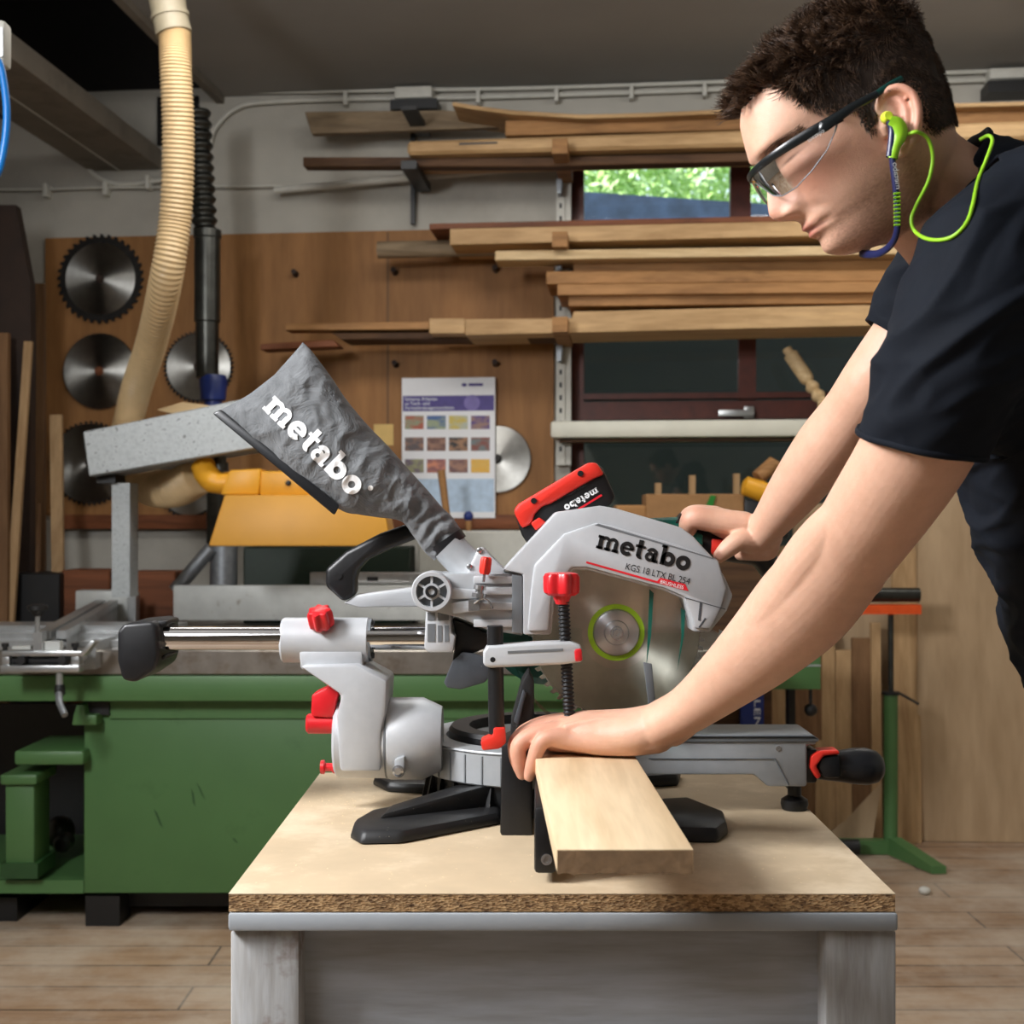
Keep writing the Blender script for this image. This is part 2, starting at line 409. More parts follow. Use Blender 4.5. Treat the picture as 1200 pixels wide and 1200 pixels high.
# outside: neighbouring shed, trees, ground
g = MB().box(-12, 14, 5.85, 40, -.3, -.2); struct(g.build('ground', 'grass', smooth=False))
sh = thing('shed', 'dark shed with a slate blue roof edge outside the window', 'shed', (1.9, 8.2, -.2))
def shp(px, py, d=8.0): return P(px, py, d)
s_ = MB().box(-2, 6, 8.25, 11, -.2, 3.18); s_.build('wall', 'shed_wall', sh, smooth=False)
s_ = MB().hexa([P(560, 216, 8), P(1150, 256, 8), P(1150, 275, 8), P(560, 275, 8), P(560, 216, 8)+Vector((0, 3, .4)), P(1150, 256, 8)+Vector((0, 3, .4)), P(1150, 275, 8)+Vector((0, 3, .1)), P(560, 275, 8)+Vector((0, 3, .1))])
s_.build('roof', 'roof_slate', sh, smooth=False)
def tree(x, y, h, r, n, seed, label):
    rnd = random.Random(seed); t = thing('tree', label, 'tree', (x, y, -.2), 'trees outside the window')
    MB().tube([(x, y, -.2), (x+.1, y, h*.4), (x-.1, y, h*.8)], [.16, .12, .04]).build('trunk', 'bark', t)
    mb = MB()
    for k in range(n):
        d = Vector((rnd.gauss(0, 1), rnd.gauss(0, 1), rnd.gauss(0, 1))).normalized()*r*rnd.random()**.45
        lump = 1+.25*mnoise.noise(d*1.3+Vector((seed, 0, 0)))
        c = Vector((x, y, h)) + Vector((d.x, d.y, d.z*1.0))*lump
        a = Vector((rnd.gauss(0, 1), rnd.gauss(0, 1), rnd.gauss(0, 1))).normalized(); b = a.orthogonal().normalized(); s = rnd.uniform(.045, .095)
        mb.face([mb.v(c+a*s), mb.v(c+b*s*.5), mb.v(c-a*s), mb.v(c-b*s*.5)])
    mb.build('foliage', 'leaf', t, smooth=False)
tree(1.0, 14.2, 5.0, 2.0, 9500, 1, 'left bright green leafy tree outside the top window')
tree(3.6, 14.8, 5.2, 2.2, 9500, 2, 'right bright green leafy tree outside the top window')

# white sill shelf, pegboard, poster
s_ = rmb(); rbox(s_, 645, 1090, 490, 513, .03, .17); s_.bevel(.012)
shelf = thing('window_shelf', 'long cream shelf board fixed across the window', 'shelf', RM(W(700, 513, .1)))
s_.build('board', 'sill_white', shelf)
s_ = rmb(); rbox(s_, 655, 1080, 513, 518, .03, .12); s_.build('batten', 'dark_board', shelf)
pb = thing('tool_panel', 'brown plywood tool panel on the wall behind the saw', 'panel', RM(W(350, 620)))
s_ = rmb(); rbox(s_, 53, 649, 266, 604, .001, .02); s_.build('sheet', 'plywood', pb)
s_ = rmb(); rbox(s_, 66, 649, 603, 620, .001, .05); s_.bevel(.004); s_.build('ledge', 'red_wood', pb)
s_ = rmb(); rbox(s_, 453, 456, 272, 604, .02, .0207); s_.build('seam', 'upright_dark', pb)
for i, (x, y) in enumerate(((347, 322), (463, 320), (581, 317), (464, 428), (581, 427))):
    s_ = rmb(); c = W(x, y, .0205); s_.lathe(c, (0, 1, .15), [(0, .013), (.02, .012), (.045, .012)], 10)
    tag(s_.build('peg', 'dark_wood'), ['dark peg in the panel, upper left of the dust bag tip', 'dark peg in the panel below the log end on the rack', 'dark peg in the panel, highest one beside the window',
        'dark peg in the panel just above the poster', 'dark peg in the panel above right of the poster'][i], 'peg', 'pegs in the tool panel')
def wall_blade(cx, cy, r, teeth, label, dark=.0, th=.006, hole='dark_wood'):
    c = W(cx, cy, .03); rr = r*5.6/F*.985
    t = thing('saw_blade', label, 'saw blade', RM(W(cx, cy, .03)), 'circular blades on the tool panel')
    ri = rr*(1-dark) if dark else rr*.965
    mb = rmb(); mb.lathe(c, (0, 1, 0), [(0, ri), (th, ri), (th+.0015, ri*.9), (th+.0015, ri*.6), (th+.002, ri*.58), (th+.002, .02)], 72); mb.build('plate', 'blade_steel', t)
    mb = rmb(); pts = []
    for k in range(teeth):
        for (a, q) in ((0, 1.0), (.35, .985), (.55, .93), (.95, .92)):
            an = -2*PI*(k+a)/teeth; pts.append((math.cos(an)*rr*q, math.sin(an)*rr*q))
    n = len(pts); fr = [mb.v((c.x+x, c.y+.001, c.z+z)) for x, z in pts]; bk = [mb.v((c.x+x, c.y+th, c.z+z)) for x, z in pts]
    q_ = (ri*.99)/rr; inn = [(x/math.hypot(x, z)*ri*.99, z/math.hypot(x, z)*ri*.99) for x, z in pts]
    fi = [mb.v((c.x+x, c.y+.001, c.z+z)) for x, z in inn]; bi = [mb.v((c.x+x, c.y+th, c.z+z)) for x, z in inn]
    for i in range(n):
        j = (i+1) % n
        mb.face([fr[i], fr[j], bk[j], bk[i]]); mb.face([bk[i], bk[j], bi[j], bi[i]]); mb.face([fi[i], fi[j], fr[j], fr[i]]); mb.face([bi[i], bi[j], fi[j], fi[i]])
    mb.build('teeth', 'blade_dark', t)
    mb = rmb(); mb.lathe((c.x, c.y+th, c.z), (0, 1, 0), [(0, .021), (.004, .021), (.005, .014), (.018, .012)], 16); mb.build('hanger', hole, t)
wall_blade(118, 327, 55, 36, 'large dark toothed saw blade with bright centre, topmost at left of the panel', .2)
wall_blade(117, 435, 47, 80, 'bright steel saw blade, second from top at left of the panel', 0, hole='red_wood')
wall_blade(106, 543, 52, 48, 'toothed saw blade half hidden behind the grey guard arm', .08)
wall_blade(233, 430, 44, 48, 'dark saw blade behind the metal dust pipe', .1)
wall_blade(222, 568, 42, 40, 'dark saw blade behind the coiled hose end', .12)
wall_blade(583, 538, 40.5, 90, 'fine toothed steel saw blade right of the poster', 0, hole='blade_dark')

po = thing('poster', 'printed white safety poster with purple band and twelve small pictures', 'poster', RM(W(525, 607, .022)))
def pq(mb, x0, x1, y0, y1, off): a = W(x0, y1, off); b = W(x1, y0, off); return mb.quad((a.x, off, a.z), (b.x, off, a.z), (b.x, off, b.z), (a.x, off, b.z))
s_ = rmb(); rbox(s_, 471, 580, 442, 607, .0205, .0585); s_.build('sheet', 'paper', po)
mat('purple', (74, 62, 128), .6); mat('pale_blue', (176, 196, 216), .6); mat('pale_purple', (116, 104, 164), .6)
pq(rmb(), 472, 579, 463, 482, .0592).build('title_band', 'purple', po); pq(rmb(), 473, 579, 561, 600, .0592).build('blue_block', 'pale_blue', po)
s_ = rmb()
c = W(553, 472, .0595)
s_.face([s_.v((c.x+.035*math.cos(k*PI/8), .0595, c.z+.035*math.sin(k*PI/8))) for k in range(16)]); s_.build('circle_print', 'pale_purple', po)
cols = [((170, 90, 70), (140, 150, 120)), ((150, 160, 130), (70, 100, 150)), ((180, 185, 170), (200, 180, 90)), ((90, 70, 130), (150, 120, 110)),
        ((150, 110, 90), (90, 80, 80)), ((110, 80, 70), (160, 120, 100)), ((160, 120, 90), (50, 50, 50)), ((130, 80, 70), (110, 120, 120)),
        ((100, 80, 110), (150, 150, 110)), ((140, 90, 90), (200, 130, 100)), ((110, 80, 80), (160, 120, 100)), ((220, 170, 70), (215, 175, 90))]
for i in range(12):
    r_, c_ = divmod(i, 4); m, t = newmat('print_%d' % i)
    t.link(t.ramp(t.noise(t.coord((1, 1, 2)), 16+i, 3), [(.4, lin(cols[i][0])), (.6, lin(cols[i][1]))]), t.b.inputs['Base Color']); t.b.inputs['Roughness'].default_value = .6
    x0 = 474.5+c_*25.8; y0 = 487+r_*25.5
    pq(rmb(), x0, x0+22, y0, y0+16, .0592).build('picture', m, po)
s_ = MB()
for j, tx in enumerate(('Sicheres Arbeiten', 'an Tisch- und', 'Formatkreissägemaschinen')):
    text_mb(s_, tx, RM(W(474.5, 469.5+j*5.2, .0596)), UU, (0, 0, 1), .02)
s_.build('lettering', 'label_white', po, smooth=False)
s_ = rmb(); c = W(544, 451, .0595); s_.face([s_.v((c.x+.012*math.cos(k*PI/8), .0595, c.z+.008*math.sin(k*PI/8))) for k in range(16)])
pq(s_, 549, 566, 449, 452.5, .0595); s_.build('emblem', 'purple', po, smooth=False)
s_ = rmb(); rbox(s_, 438, 461, 497, 522, .0205, .022); tag(s_.build('paper_note', 'note_yellow'), 'small yellowed paper note pinned right of the dust bag', 'note')

# rack on the wall: uprights, brackets, boards
for i, (x0, x1, y0, y1, lab) in enumerate(((652, 662, 166, 545, 'pale perforated rack upright left of the window'), (481, 486, 130, 262, 'thin dark rack upright at the left end of the top boards'), )):
    t = thing('rack_upright', lab, 'rack', RM(W(x0, y1, .02)), 'timber rack uprights')
    s_ = rmb(); rbox(s_, x0, x1, y0, y1, .021, .05); s_.build('rail', 'off_white' if i == 0 else 'black', t)
    if i == 0:
        for k in range(24):
            s_ = rmb(); rbox(s_, 655.5, 658.5, 178+k*15, 184+k*15, .05, .0505); s_.build('slot', 'black', t)
        arms = ((162, 200), (271, 292), (371, 397))
        for (ya, yb) in arms:
            s_ = rmb(); rbox(s_, 647, 665, ya, ya+18, .05, .50); s_.build('arm', 'oak_brown', t)
            s_ = rmb(); rpoly(s_, [(650, ya+18), (661, ya+18), (657, yb+26), (653, yb+26)], .05, .12); s_.build('strut', 'galv', t)
    else:
        for (ya, yb) in ((124, 129), (188, 198)):
            s_ = rmb(); rbox(s_, 470, 488, ya, yb, .05, .42); s_.build('arm', 'black', t)
s_ = rmb(); rbox(s_, 662, 669, 193, 545, .001, .04); tag(s_.build('pipe_casing', 'off_white'), 'white casing strip beside the window frame', 'casing')
def board(name, label, px, o0, o1, m, bev=.003, cat='board'):
    s_ = rmb(); rpoly(s_, px, o0, o1); s_.bevel(bev, 1)
    return tag(s_.build(name, m), label, cat, 'boards on the wall rack')
board('board', 'wide grey weathered board with slanted left end, top of the rack', [(357, 131), (520, 129), (640, 137), (640, 146), (560, 150), (365, 157)], .16, .20, 'old_grey_wood')
wav = [(530, 119), (560, 124), (600, 129), (680, 134), (760, 132), (850, 128), (1300, 116)]
board('board', 'thin wavy edged board lying uppermost on the rack', wav + [(x, y+5) for x, y in reversed(wav)], .12, .40, 'pine')
board('timber', 'thick brown beam on top of the pale board', [(592, 141), (1300, 122), (1300, 141), (592, 159)], .1, .34, 'oak_brown', cat='timber')
pale = board('board', 'long pale board with a slot near its left end', [(477, 165), (1300, 138), (1300, 160), (477, 181)], .1, .42, 'pine', .012)
s_ = rmb(); rpoly(s_, [(538, 167.5), (583, 166), (583, 168.5), (538, 170)], .418, .4205); s_.build('slot', 'black', pale)
board('board', 'narrow dark brown board under the pale board, sticking out left', [(355, 184), (640, 184), (1300, 168), (1300, 178), (640, 195), (355, 195)], .29, .36, 'dark_board')
s_ = rmb(); s_.tube([W(322, 223, .08), W(650, 193, .08)], .016, 12); tag(s_.build('plastic_pipe', 'off_white'), 'white plastic pipe slanting up under the top boards', 'pipe')
s_ = rmb(); rbox(s_, 664, 1070, 183, 189, .0, .06); tag(s_.build('window_strip', 'sill_white'), 'white strip along the top of the window', 'strip')
board('board', 'thin reddish board lying above the long pale batten', [(503, 262), (1300, 244), (1300, 251), (503, 269)], .1, .36, 'red_wood')
board('board', 'pale batten with grey stamped marks under the reddish board', [(527, 268), (1300, 251), (1300, 268), (527, 287)], .1, .40, 'pine')
s_ = rmb(); s_.tube([W(443, 293, .2), W(700, 288, .2)], [.036, .036], 16); tag(s_.build('round_pole', 'old_grey_wood'), 'short grey round pole sticking out left on the rack', 'pole', 'boards on the wall rack')
board('board', 'slim pale lath below the batten', [(580, 294), (1250, 284), (1250, 295), (580, 305)], .3, .44, 'pine_pale')
board('board', 'uppermost brown plank of the plank stack in the rack', [(672, 305), (1240, 301), (1240, 315), (672, 319)], .1, .34, 'pine_warm')
board('board', 'second plank of the stack, reaching furthest left', [(640, 318), (1240, 315), (1240, 328), (640, 333)], .1, .38, 'oak_brown')
board('board', 'third plank of the stack with a dark knot', [(653, 333), (1240, 328), (1240, 341), (653, 346)], .1, .40, 'pine_warm')
board('board', 'fourth plank of the stack, lowest before the long pale beam', [(666, 346), (1240, 341), (1240, 353), (666, 359)], .1, .37, 'pine_warm')
board('board', 'long pale beam carrying the plank stack', [(545, 374), (670, 373), (672, 365), (1260, 352), (1260, 376), (545, 393)], .1, .40, 'pine')
board('board', 'short pale block end left of the long beam', [(503, 373), (545, 373), (545, 391), (503, 391)], .14, .38, 'pine')
board('board', 'thin lath above the poster, sticking out left', [(334, 379), (503, 377), (503, 386), (334, 387)], .2, .30, 'pine_warm')
board('board', 'short thin strip lying lowest left on the rack', [(305, 403), (390, 398), (398, 406), (305, 410)], .2, .30, 'red_wood')
board('board', 'added dark strip as the shadow under the long pale beam', [(388, 390), (650, 388), (650, 396), (400, 398)], .1, .28, 'dark_board')  # shadow below the beam, put in as a dark strip

# wall conduits, boxes
def conduit(name, pts, r, label, clips=()):
    t = thing(name, label, 'conduit', RM(W(*pts[0], .03)), 'conduits on the back wall')
    s_ = rmb(); s_.tube(cat_rom([W(x, y, .03) for x, y in pts], 40), r, 10); s_.build('pipe', 'off_white', t)
    for x, y in clips:
        s_ = rmb(); rbox(s_, x-2.5, x+2.5, y-8, y+8, 0, .055); s_.bevel(.004); s_.build('clip', 'off_white', t)
conduit('conduit', [(246, 168), (252, 150), (275, 128), (310, 120), (420, 116), (600, 113), (840, 105), (1200, 92)], .010, 'pale conduit bending down beside the metal pipe', ((404, 114), (560, 112), (652, 110), (740, 107), (826, 104)))
conduit('conduit', [(262, 108), (450, 106), (700, 101), (1200, 82)], .009, 'thin conduit tight under the ceiling edge')
conduit('conduit', [(-20, 222), (50, 222), (120, 220), (330, 218)], .006, 'thin cable run along the left wall', ((52, 222), (122, 220)))
conduit('conduit', [(96, 178), (106, 200), (125, 213), (150, 216), (200, 210)], .010, 'grey conduit curving under the ceiling beam', ((172, 213),))
jb = thing('junction_box', 'pale electrical box with dark cover above the grey board', 'junction box', RM(W(485, 128, .05)), 'electrical boxes under the ceiling')
s_ = rmb(); rbox(s_, 462, 506, 100, 115, 0, .1); s_.bevel(.006); s_.build('housing', 'off_white', jb); s_ = rmb(); rbox(s_, 457, 512, 115, 128, 0, .12); s_.build('cover', 'black', jb)
jb = thing('junction_box', 'pale electrical box with dark cover right of the man\'s neck', 'junction box', RM(W(1190, 112, .05)), 'electrical boxes under the ceiling')
s_ = rmb(); rbox(s_, 1160, 1240, 77, 92, 0, .1); s_.bevel(.006); s_.build('housing', 'off_white', jb); s_ = rmb(); rbox(s_, 1158, 1240, 92, 108, 0, .12); s_.build('cover', 'black', jb)

# extraction hose and metal duct
ho = thing('extraction_hose', 'beige corrugated extraction hose hanging from the ceiling', 'hose', P(150, 500, 4.3))
hp = [(205, 38, 4.1), (206, 80, 4.1), (209, 160, 4.15), (206, 250, 4.2), (194, 330, 4.25), (178, 400, 4.6), (160, 455, 4.78), (150, 500, 4.82), (152, 540, 4.82), (172, 568, 4.8), (205, 572, 4.7), (234, 556, 4.58)]
cl = cat_rom([P(*q) for q in hp], 1300); NR = 175
def hr(i):
    u = i/1300; base = .0485+.006*min(1, u/.5)
    if u > .62: base = .0545 + .012*min(1, (u-.62)/.1)
    return base*(1+(.042 if u < .62 else .075)*math.sin(2*PI*NR*u))
MB().tube(cl, [hr(i) for i in range(1301)], 20).build('corrugated_tube', 'hose_beige', ho, sharp=80)
s_ = MB(); s_.tube([P(190, -40, 4.1), P(196, 0, 4.1), P(199, 18, 4.1), P(204, 40, 4.1)], [.058, .058, .056, .058], 24); s_.build('coupling', 'fitting_grey', ho)
s_ = MB(); s_.tube([P(199, 17, 4.1), P(200, 22, 4.1)], .061, 24); s_.build('collar', 'fitting_grey', ho)
du = thing('dust_pipe', 'dark metal dust pipe with spiral upper part on the left wall', 'pipe', P(240, 700, 5.2))
pts = cat_rom([P(232, 130, 5.2), P(236, 200, 5.2), P(240, 268, 5.2)], 160)
MB().tube(pts, [.047*(1+.13*math.sin(2*PI*11*i/160)) for i in range(161)], 18).build('spiral_hose', 'pipe_dark', du, sharp=60)
MB().lathe(P(243, 270, 5.2), (0, 0, -1), [(0, .056), (.03, .056), (.035, .052), (.37, .052), (.375, .047), (.60, .045)], 24).build('duct', 'pipe_dark', du)
MB().lathe(P(250, 440, 5.2), (0, 0, -1), [(0, .05), (.02, .056), (.1, .05), (.105, .036), (.14, .036)], 24).build('connector', 'blue_paint', du)
MB().lathe(P(252, 478, 5.2), (0, 0, -1), [(0, .034), (.56, .034)], 20).build('lower_pipe', 'pipe_dark', du)
MB().lathe(P(262, 640, 5.15), (0, 0, -1), [(0, .055), (.2, .055)], 24).build('outlet', 'galv', du)
MB().tube([P(205, 692, 5.1), P(248, 642, 5.1)], .028, 18).build('branch', 'galv', du)

# blue air hose with its bracket at the left edge
bh = thing('air_hose', 'blue air hose looped from a pale bracket at the left edge', 'hose', P(0, 215, 2.9))
MB().tube(cat_rom([P(-20, 60, 2.9), P(-2, 72, 2.9), P(5, 100, 2.9), P(8, 135, 2.9), P(5, 170, 2.9), P(-4, 205, 2.9), P(-25, 230, 2.9)], 60), .0085, 14).build('tube', 'blue_hose', bh)
s_ = MB().pxbox(-60, 5, 22, 75, 2.95, .05); s_.bevel(.01); s_.build('bracket', 'off_white', bh)
s_ = MB().pxbox(-8, 3.2, 32, 66, 2.945, .004); s_.build('plate', 'alu', bh)
# ------------------------------------------------------------------ green panel saw behind the bench
TD = 4.0
ts = thing('table_saw', 'green panel saw machine with yellow blade guard behind the bench', 'table saw', P(330, 1085, 4.3))
TZ = P(0, 762, TD).z
def px_side(mb, px0, px1, py0, py1, d, th): return mb.pxbox(px0, px1, py0, py1, d, th)
s_ = MB(); s_.pxbox(98, 800, 822, 1047, 4.08, .75); s_.bevel(.006); cab = s_.build('cabinet', 'machine_green', ts)
s_ = MB(); s_.pxbox(128, 800, 822, 842, 4.07, .012); s_.build('panel_lip', 'machine_green', cab)
for pts in ([(180, 948), (184, 952), (191, 970), (187, 966)], [(224, 924), (227, 930), (229, 946), (226, 940)], [(230, 916), (235, 924), (241, 938), (236, 931)], [(272, 982), (275, 983), (279, 988), (276, 987)]):
    s_ = MB(); s_.pxprism(pts, 4.0795, .001); s_.build('scratch', 'machine_green_dark', cab)
s_ = MB(); s_.pxbox(120, 780, 1047, 1062, 4.2, .5); s_.build('plinth', 'black', ts)
for x0, x1 in ((100, 140), (640, 680)):
    s_ = MB(); s_.pxbox(x0, x1, 1050, 1086, 4.1, .12); s_.build('foot', 'black', ts)
s_ = MB(); s_.pxbox(-120, 880, 792, 822, TD, .1); s_.bevel(.005); s_.build('apron', 'machine_green', ts)
s_ = MB(); s_.hexa([P(-120, 791, TD), P(880, 791, TD), P(880, 791, TD)+Vector((0, 1.05, 0)), P(-120, 791, TD)+Vector((0, 1.05, 0)),
                   P(-120, 762, TD), P(880, 762, TD), P(880, 762, TD)+Vector((0, 1.05, 0)), P(-120, 762, TD)+Vector((0, 1.05, 0))])
s_.bevel(.004, 1); s_.build('table_top', 'cast_iron', ts)
# extension wing at the right
s_ = MB(); s_.pxbox(884, 962, 755, 808, 4.3, .5); s_.bevel(.004); s_.build('wing', 'machine_green', ts)
s_ = MB(); s_.pxbox(884, 962, 779, 781, 4.297, .004); s_.build('wing_trim', 'arm_grey', ts)
s_ = MB(); s_.pxbox(924, 932, 808, 1090, 4.6, .05); s_.build('wing_leg', 'black', ts)
kn = MB(); kn.tube([P(950, 808, 4.35), P(950, 825, 4.35)], .006, 8); kn = kn.build('lock_rod', 'black', ts)
s_ = MB(); s_.ell(P(950, 832, 4.35), (.022, .022, .022)); s_.build('ball_knob', 'black', kn)
# cavity at the left: shelf, post, base
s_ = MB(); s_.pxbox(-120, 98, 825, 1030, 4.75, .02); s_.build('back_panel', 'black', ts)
s_ = MB(); s_.pxbox(16, 98, 880, 897, 4.02, .3); s_.bevel(.01); s_.build('side_shelf', 'machine_green', ts)
s_ = MB(); s_.pxbox(6, 40, 917, 1020, 4.05, .14); s_.bevel(.006); pp = s_.build('support_post', 'machine_green', ts)
s_ = MB(); s_.pxbox(0, 43, 908, 920, 4.03, .18); s_.bevel(.006); s_.build('post_cap', 'machine_green', pp)
s_ = MB(); s_.pxbox(0, 44, 1012, 1030, 4.04, .16); s_.build('post_foot', 'machine_green_dark', pp)
s_ = MB(); s_.pxbox(-120, 98, 1032, 1047, 4.08, .6); s_.build('base_plate', 'machine_green', ts)
s_ = MB(); s_.pxbox(-120, 20, 1052, 1088, 4.15, .5); s_.build('foot', 'black', ts)
s_ = MB(); s_.ell(P(70, 975, 4.4), (.05, .06, .055)); s_.lathe(P(78, 985, 4.35), (0, -1, 0), [(0, .03), (.05, .03), (.06, .02)], 14); s_.build('motor_part', 'pipe_dark', ts)
s_ = MB(); s_.pxprism([(86, 838), (90, 826), (98, 826), (100, 838), (113, 838), (113, 850), (84, 850)], 4.02, .1); s_.bevel(.004); s_.build('bracket', 'machine_green', ts)
s_ = MB(); s_.pxbox(96, 128, 823, 838, 4.06, .05); s_.build('slot', 'black', ts)
# rip fence: pale upright plate
s_ = MB(); s_.pxbox(203, 640, 686, 727, 4.86, .03); s_.bevel(.003); rf = s_.build('rip_fence', 'fence_pale', ts)
s_ = MB(); s_.pxbox(363, 640, 671, 686, 4.9, .05); s_.bevel(.003); s_.build('fence_rail', 'alu', rf)
s_ = MB(); s_.pxbox(430, 443, 676, 681, 4.895, .006); s_.build('slot', 'black', rf)
# sliding carriage, cross-cut fence with its clamp
s_ = MB()
for (a, b) in ((733, 740), (742, 749), (751, 758)):
    s_.pxbox(-120, 205, a, b, 4.2 - (a-733)*.006, .16)
s_.build('sliding_carriage', 'alu', ts)
cf = MB()
def seg(mb, xn0, xn1, xf0, xf1, yn0, yn1, yf0, yf1, dn=3.95, df=4.95):
    mb.hexa([P(xn0, yn1, dn), P(xn1, yn1, dn), P(xf1, yf1, df), P(xf0, yf1, df), P(xn0, yn0, dn), P(xn1, yn0, dn), P(xf1, yf0, df), P(xf0, yf0, df)])
seg(cf, 44, 60, 112, 124, 739, 752, 703, 714); seg(cf, 66, 78, 128, 138, 739, 752, 703, 714); seg(cf, 44, 78, 112, 138, 749, 768, 711, 728)
cf = cf.build('crosscut_fence', 'alu', ts)
s_ = MB(); s_.pxprism([(95, 785), (112, 752), (112, 784)], 3.95, .5); s_.build('deflector', 'alu', cf)
s_ = MB(); s_.pxbox(88, 150, 692, 728, 5.0, .08); s_.bevel(.006); s_.build('end_block', 'fence_pale', cf)
s_ = MB(); s_.pxbox(150, 159, 695, 735, 4.98, .05); s_.build('end_plate', 'alu', cf)
ck = MB(); ck.pxbox(2, 96, 763, 769, 3.85, .05); ck.pxbox(0, 93, 780, 788, 3.85, .05); ck.pxbox(2, 11, 769, 780, 3.86, .04); ck.pxbox(83, 93, 769, 780, 3.86, .04)
ck.pxprism([(92, 768), (106, 750), (112, 752), (97, 770)], 3.85, .05); ck.bevel(.003); ck = ck.build('clamp_frame', 'alu', cf)
s_ = MB(); s_.tube([P(15, 774, 3.88), P(80, 774, 3.88)], .012, 10); s_.lathe(P(24, 774, 3.84), (0, 1, 0), [(0, .013), (.05, .013)], 10); s_.lathe(P(72, 774, 3.84), (0, 1, 0), [(0, .013), (.05, .013)], 10); s_.build('roller', 'black', ck)
s_ = MB(); s_.tube([P(44, 755, 3.88), P(44, 722, 3.88)], .007, 10); s_.pxbox(39, 49, 741, 764, 3.86, .04); kk = s_.build('clamp_screw', 'alu', cf)
s_ = MB(); s_.lathe(P(44, 722, 3.88), (0, 0, 1), [(0, .012), (.012, .018), (.02, .03), (.032, .03), (.036, .02)], 20); s_.build('clamp_knob', 'black', kk)
for x in (6, 88):
    s_ = MB(); s_.lathe(P(x, 763, 3.87), (0, 0, 1), [(0, .007), (.012, .007), (.013, .011), (.024, .011)], 10); s_.build('bolt', 'black', cf)
s_ = MB(); s_.pxbox(14, 36, 757, 761, 3.86, .03); s_.pxbox(50, 70, 752, 762, 3.88, .03); s_.build('stop_bar', 'fence_pale', cf)
s_ = MB(); s_.tube([P(70, 788, 3.87), P(70, 803, 3.87)], [.011, .011], 12); hh = s_.build('lever_rod', 'alu', cf)
s_ = MB(); s_.lathe(P(70, 802, 3.87), (0, 0, -1), [(0, .013), (.01, .016), (.03, .016), (.034, .012)], 14); s_.build('lever_hub', 'black', hh)
s_ = MB(); s_.tube(cat_rom([P(69, 813, 3.86), P(70, 824, 3.83), P(76, 838, 3.80)], 10), [.011]*5+[.010]*6, 12); s_.build('lever_handle', 'galv', hh)
# guard post and arm, yellow hood
s_ = MB(); s_.pxbox(131, 152, 566, 700, 4.5, .1); s_.build('guard_post', 'arm_grey', ts)
s_ = MB(); s_.pxbox(113, 135, 556, 566, 4.48, .12); s_.build('post_bracket', 'black', ts)
s_ = MB(); s_.pxprism([(97, 506), (345, 455), (352, 516), (104, 558)], 4.42, .22); s_.bevel(.004, 1); s_.build('guard_arm', 'arm_grey', ts)
yh = MB(); yh.pxprism([(268, 551), (306, 549), (303, 580), (258, 580)], 4.4, .16); yh.pxprism([(304, 552), (455, 552), (455, 581), (304, 581)], 4.41, .14); yh.bevel(.008)
yh = yh.build('guard_hood', 'yellow_plastic', ts)
s_ = MB(); c = [P(263, 580, 4.36), P(448, 580, 4.36), P(458, 640, 4.34), P(244, 640, 4.34)]
s_.hexa([c[3], c[2], c[2]+Vector((0, .24, 0)), c[3]+Vector((0, .24, 0)), c[0], c[1], c[1]+Vector((0, .2, 0)), c[0]+Vector((0, .2, 0))]); s_.bevel(.006); s_.build('guard_skirt', 'yellow_skirt', yh)
s_ = MB(); s_.tube(cat_rom([P(280, 565, 4.48), P(255, 566, 4.48), P(242, 556, 4.5), P(238, 545, 4.52)], 20), [.038]*8+[.042]*13, 20); s_.build('elbow', 'yellow_plastic', yh)
s_ = MB(); s_.lathe(P(258, 552, 4.55), (0, 0, 1), [(0, .03), (.03, .03), (.03, .022), (.06, .022)], 16); s_.build('guard_stub', 'pipe_dark', yh)
for x in (338, 354):
    s_ = MB(); s_.lathe(P(x, 566, 4.41), (0, -1, 0), [(0, .01), (.006, .01), (.008, .005)], 10); s_.build('screw', 'black', yh)
tp = MB(); tp.pxprism([(183, 480), (214, 471), (252, 476), (300, 466), (300, 476), (230, 489), (205, 486)], 4.50, .04); tp.bevel(.004)
tag(tp.build('wood_offcut', 'pine_pale'), 'pointed pale wood offcut lying on the grey guard arm', 'wood offcut')

mat('cabinet_dark', (22, 38, 26), .5)
# ------------------------------------------------------------------ clutter along the wall
def solo(mb, name, m, label, cat, group=None): return tag(mb.build(name, m), label, cat, group)
# left edge: dark sheet, planks, laths; all stand on the floor and lean on the wall
def lean(name, label, x0, x1, ytop, xb0, xb1, dtop, dbot, th, m, cat='plank', yb=None, slant=0):
    a, b = P(x0, ytop+slant, dtop), P(x1, ytop, dtop); zb = .002
    c = Vector(((xb0-600)/F*dbot, dbot, zb)); d = Vector(((xb1-600)/F*dbot, dbot, zb))
    mb = MB(); mb.hexa([c, d, d+Vector((0, th, 0)), c+Vector((0, th, 0)), a, b, b+Vector((0, th, 0)), a+Vector((0, th, 0))])
    return solo(mb, name, m, label, cat, 'planks leaning at the left edge' if x0 < 100 else 'boards leaning at the right wall')
s_ = MB(); s_.prism([P(-60, 240, 5.3), P(18, 240, 5.3), P(35, 330, 5.3), P(36, 400, 5.3), Vector((-2.0, 5.3, .003)), Vector((-2.3, 5.3, .003))], (0, .06, 0))
solo(s_, 'dark_sheet', 'dark_wood', 'tall dark sheet with slanted edge at the far left', 'sheet', 'planks leaning at the left edge')
lean('plank', 'reddish brown upright plank between dark sheet and tool panel', 37, 51, 332, 36, 52, 5.55, 5.4, .03, 'upright_dark')
lean('plank', 'wide brown plank at the very left edge of the picture', -40, 9, 390, -60, 8, 5.2, 5.0, .03, 'upright_dark')
lean('lath', 'thin lath slanting from upper right to lower left beside the dark sheet', 28, 37, 400, -14, -2, 5.25, 5.0, .02, 'upright_pine', 'lath')
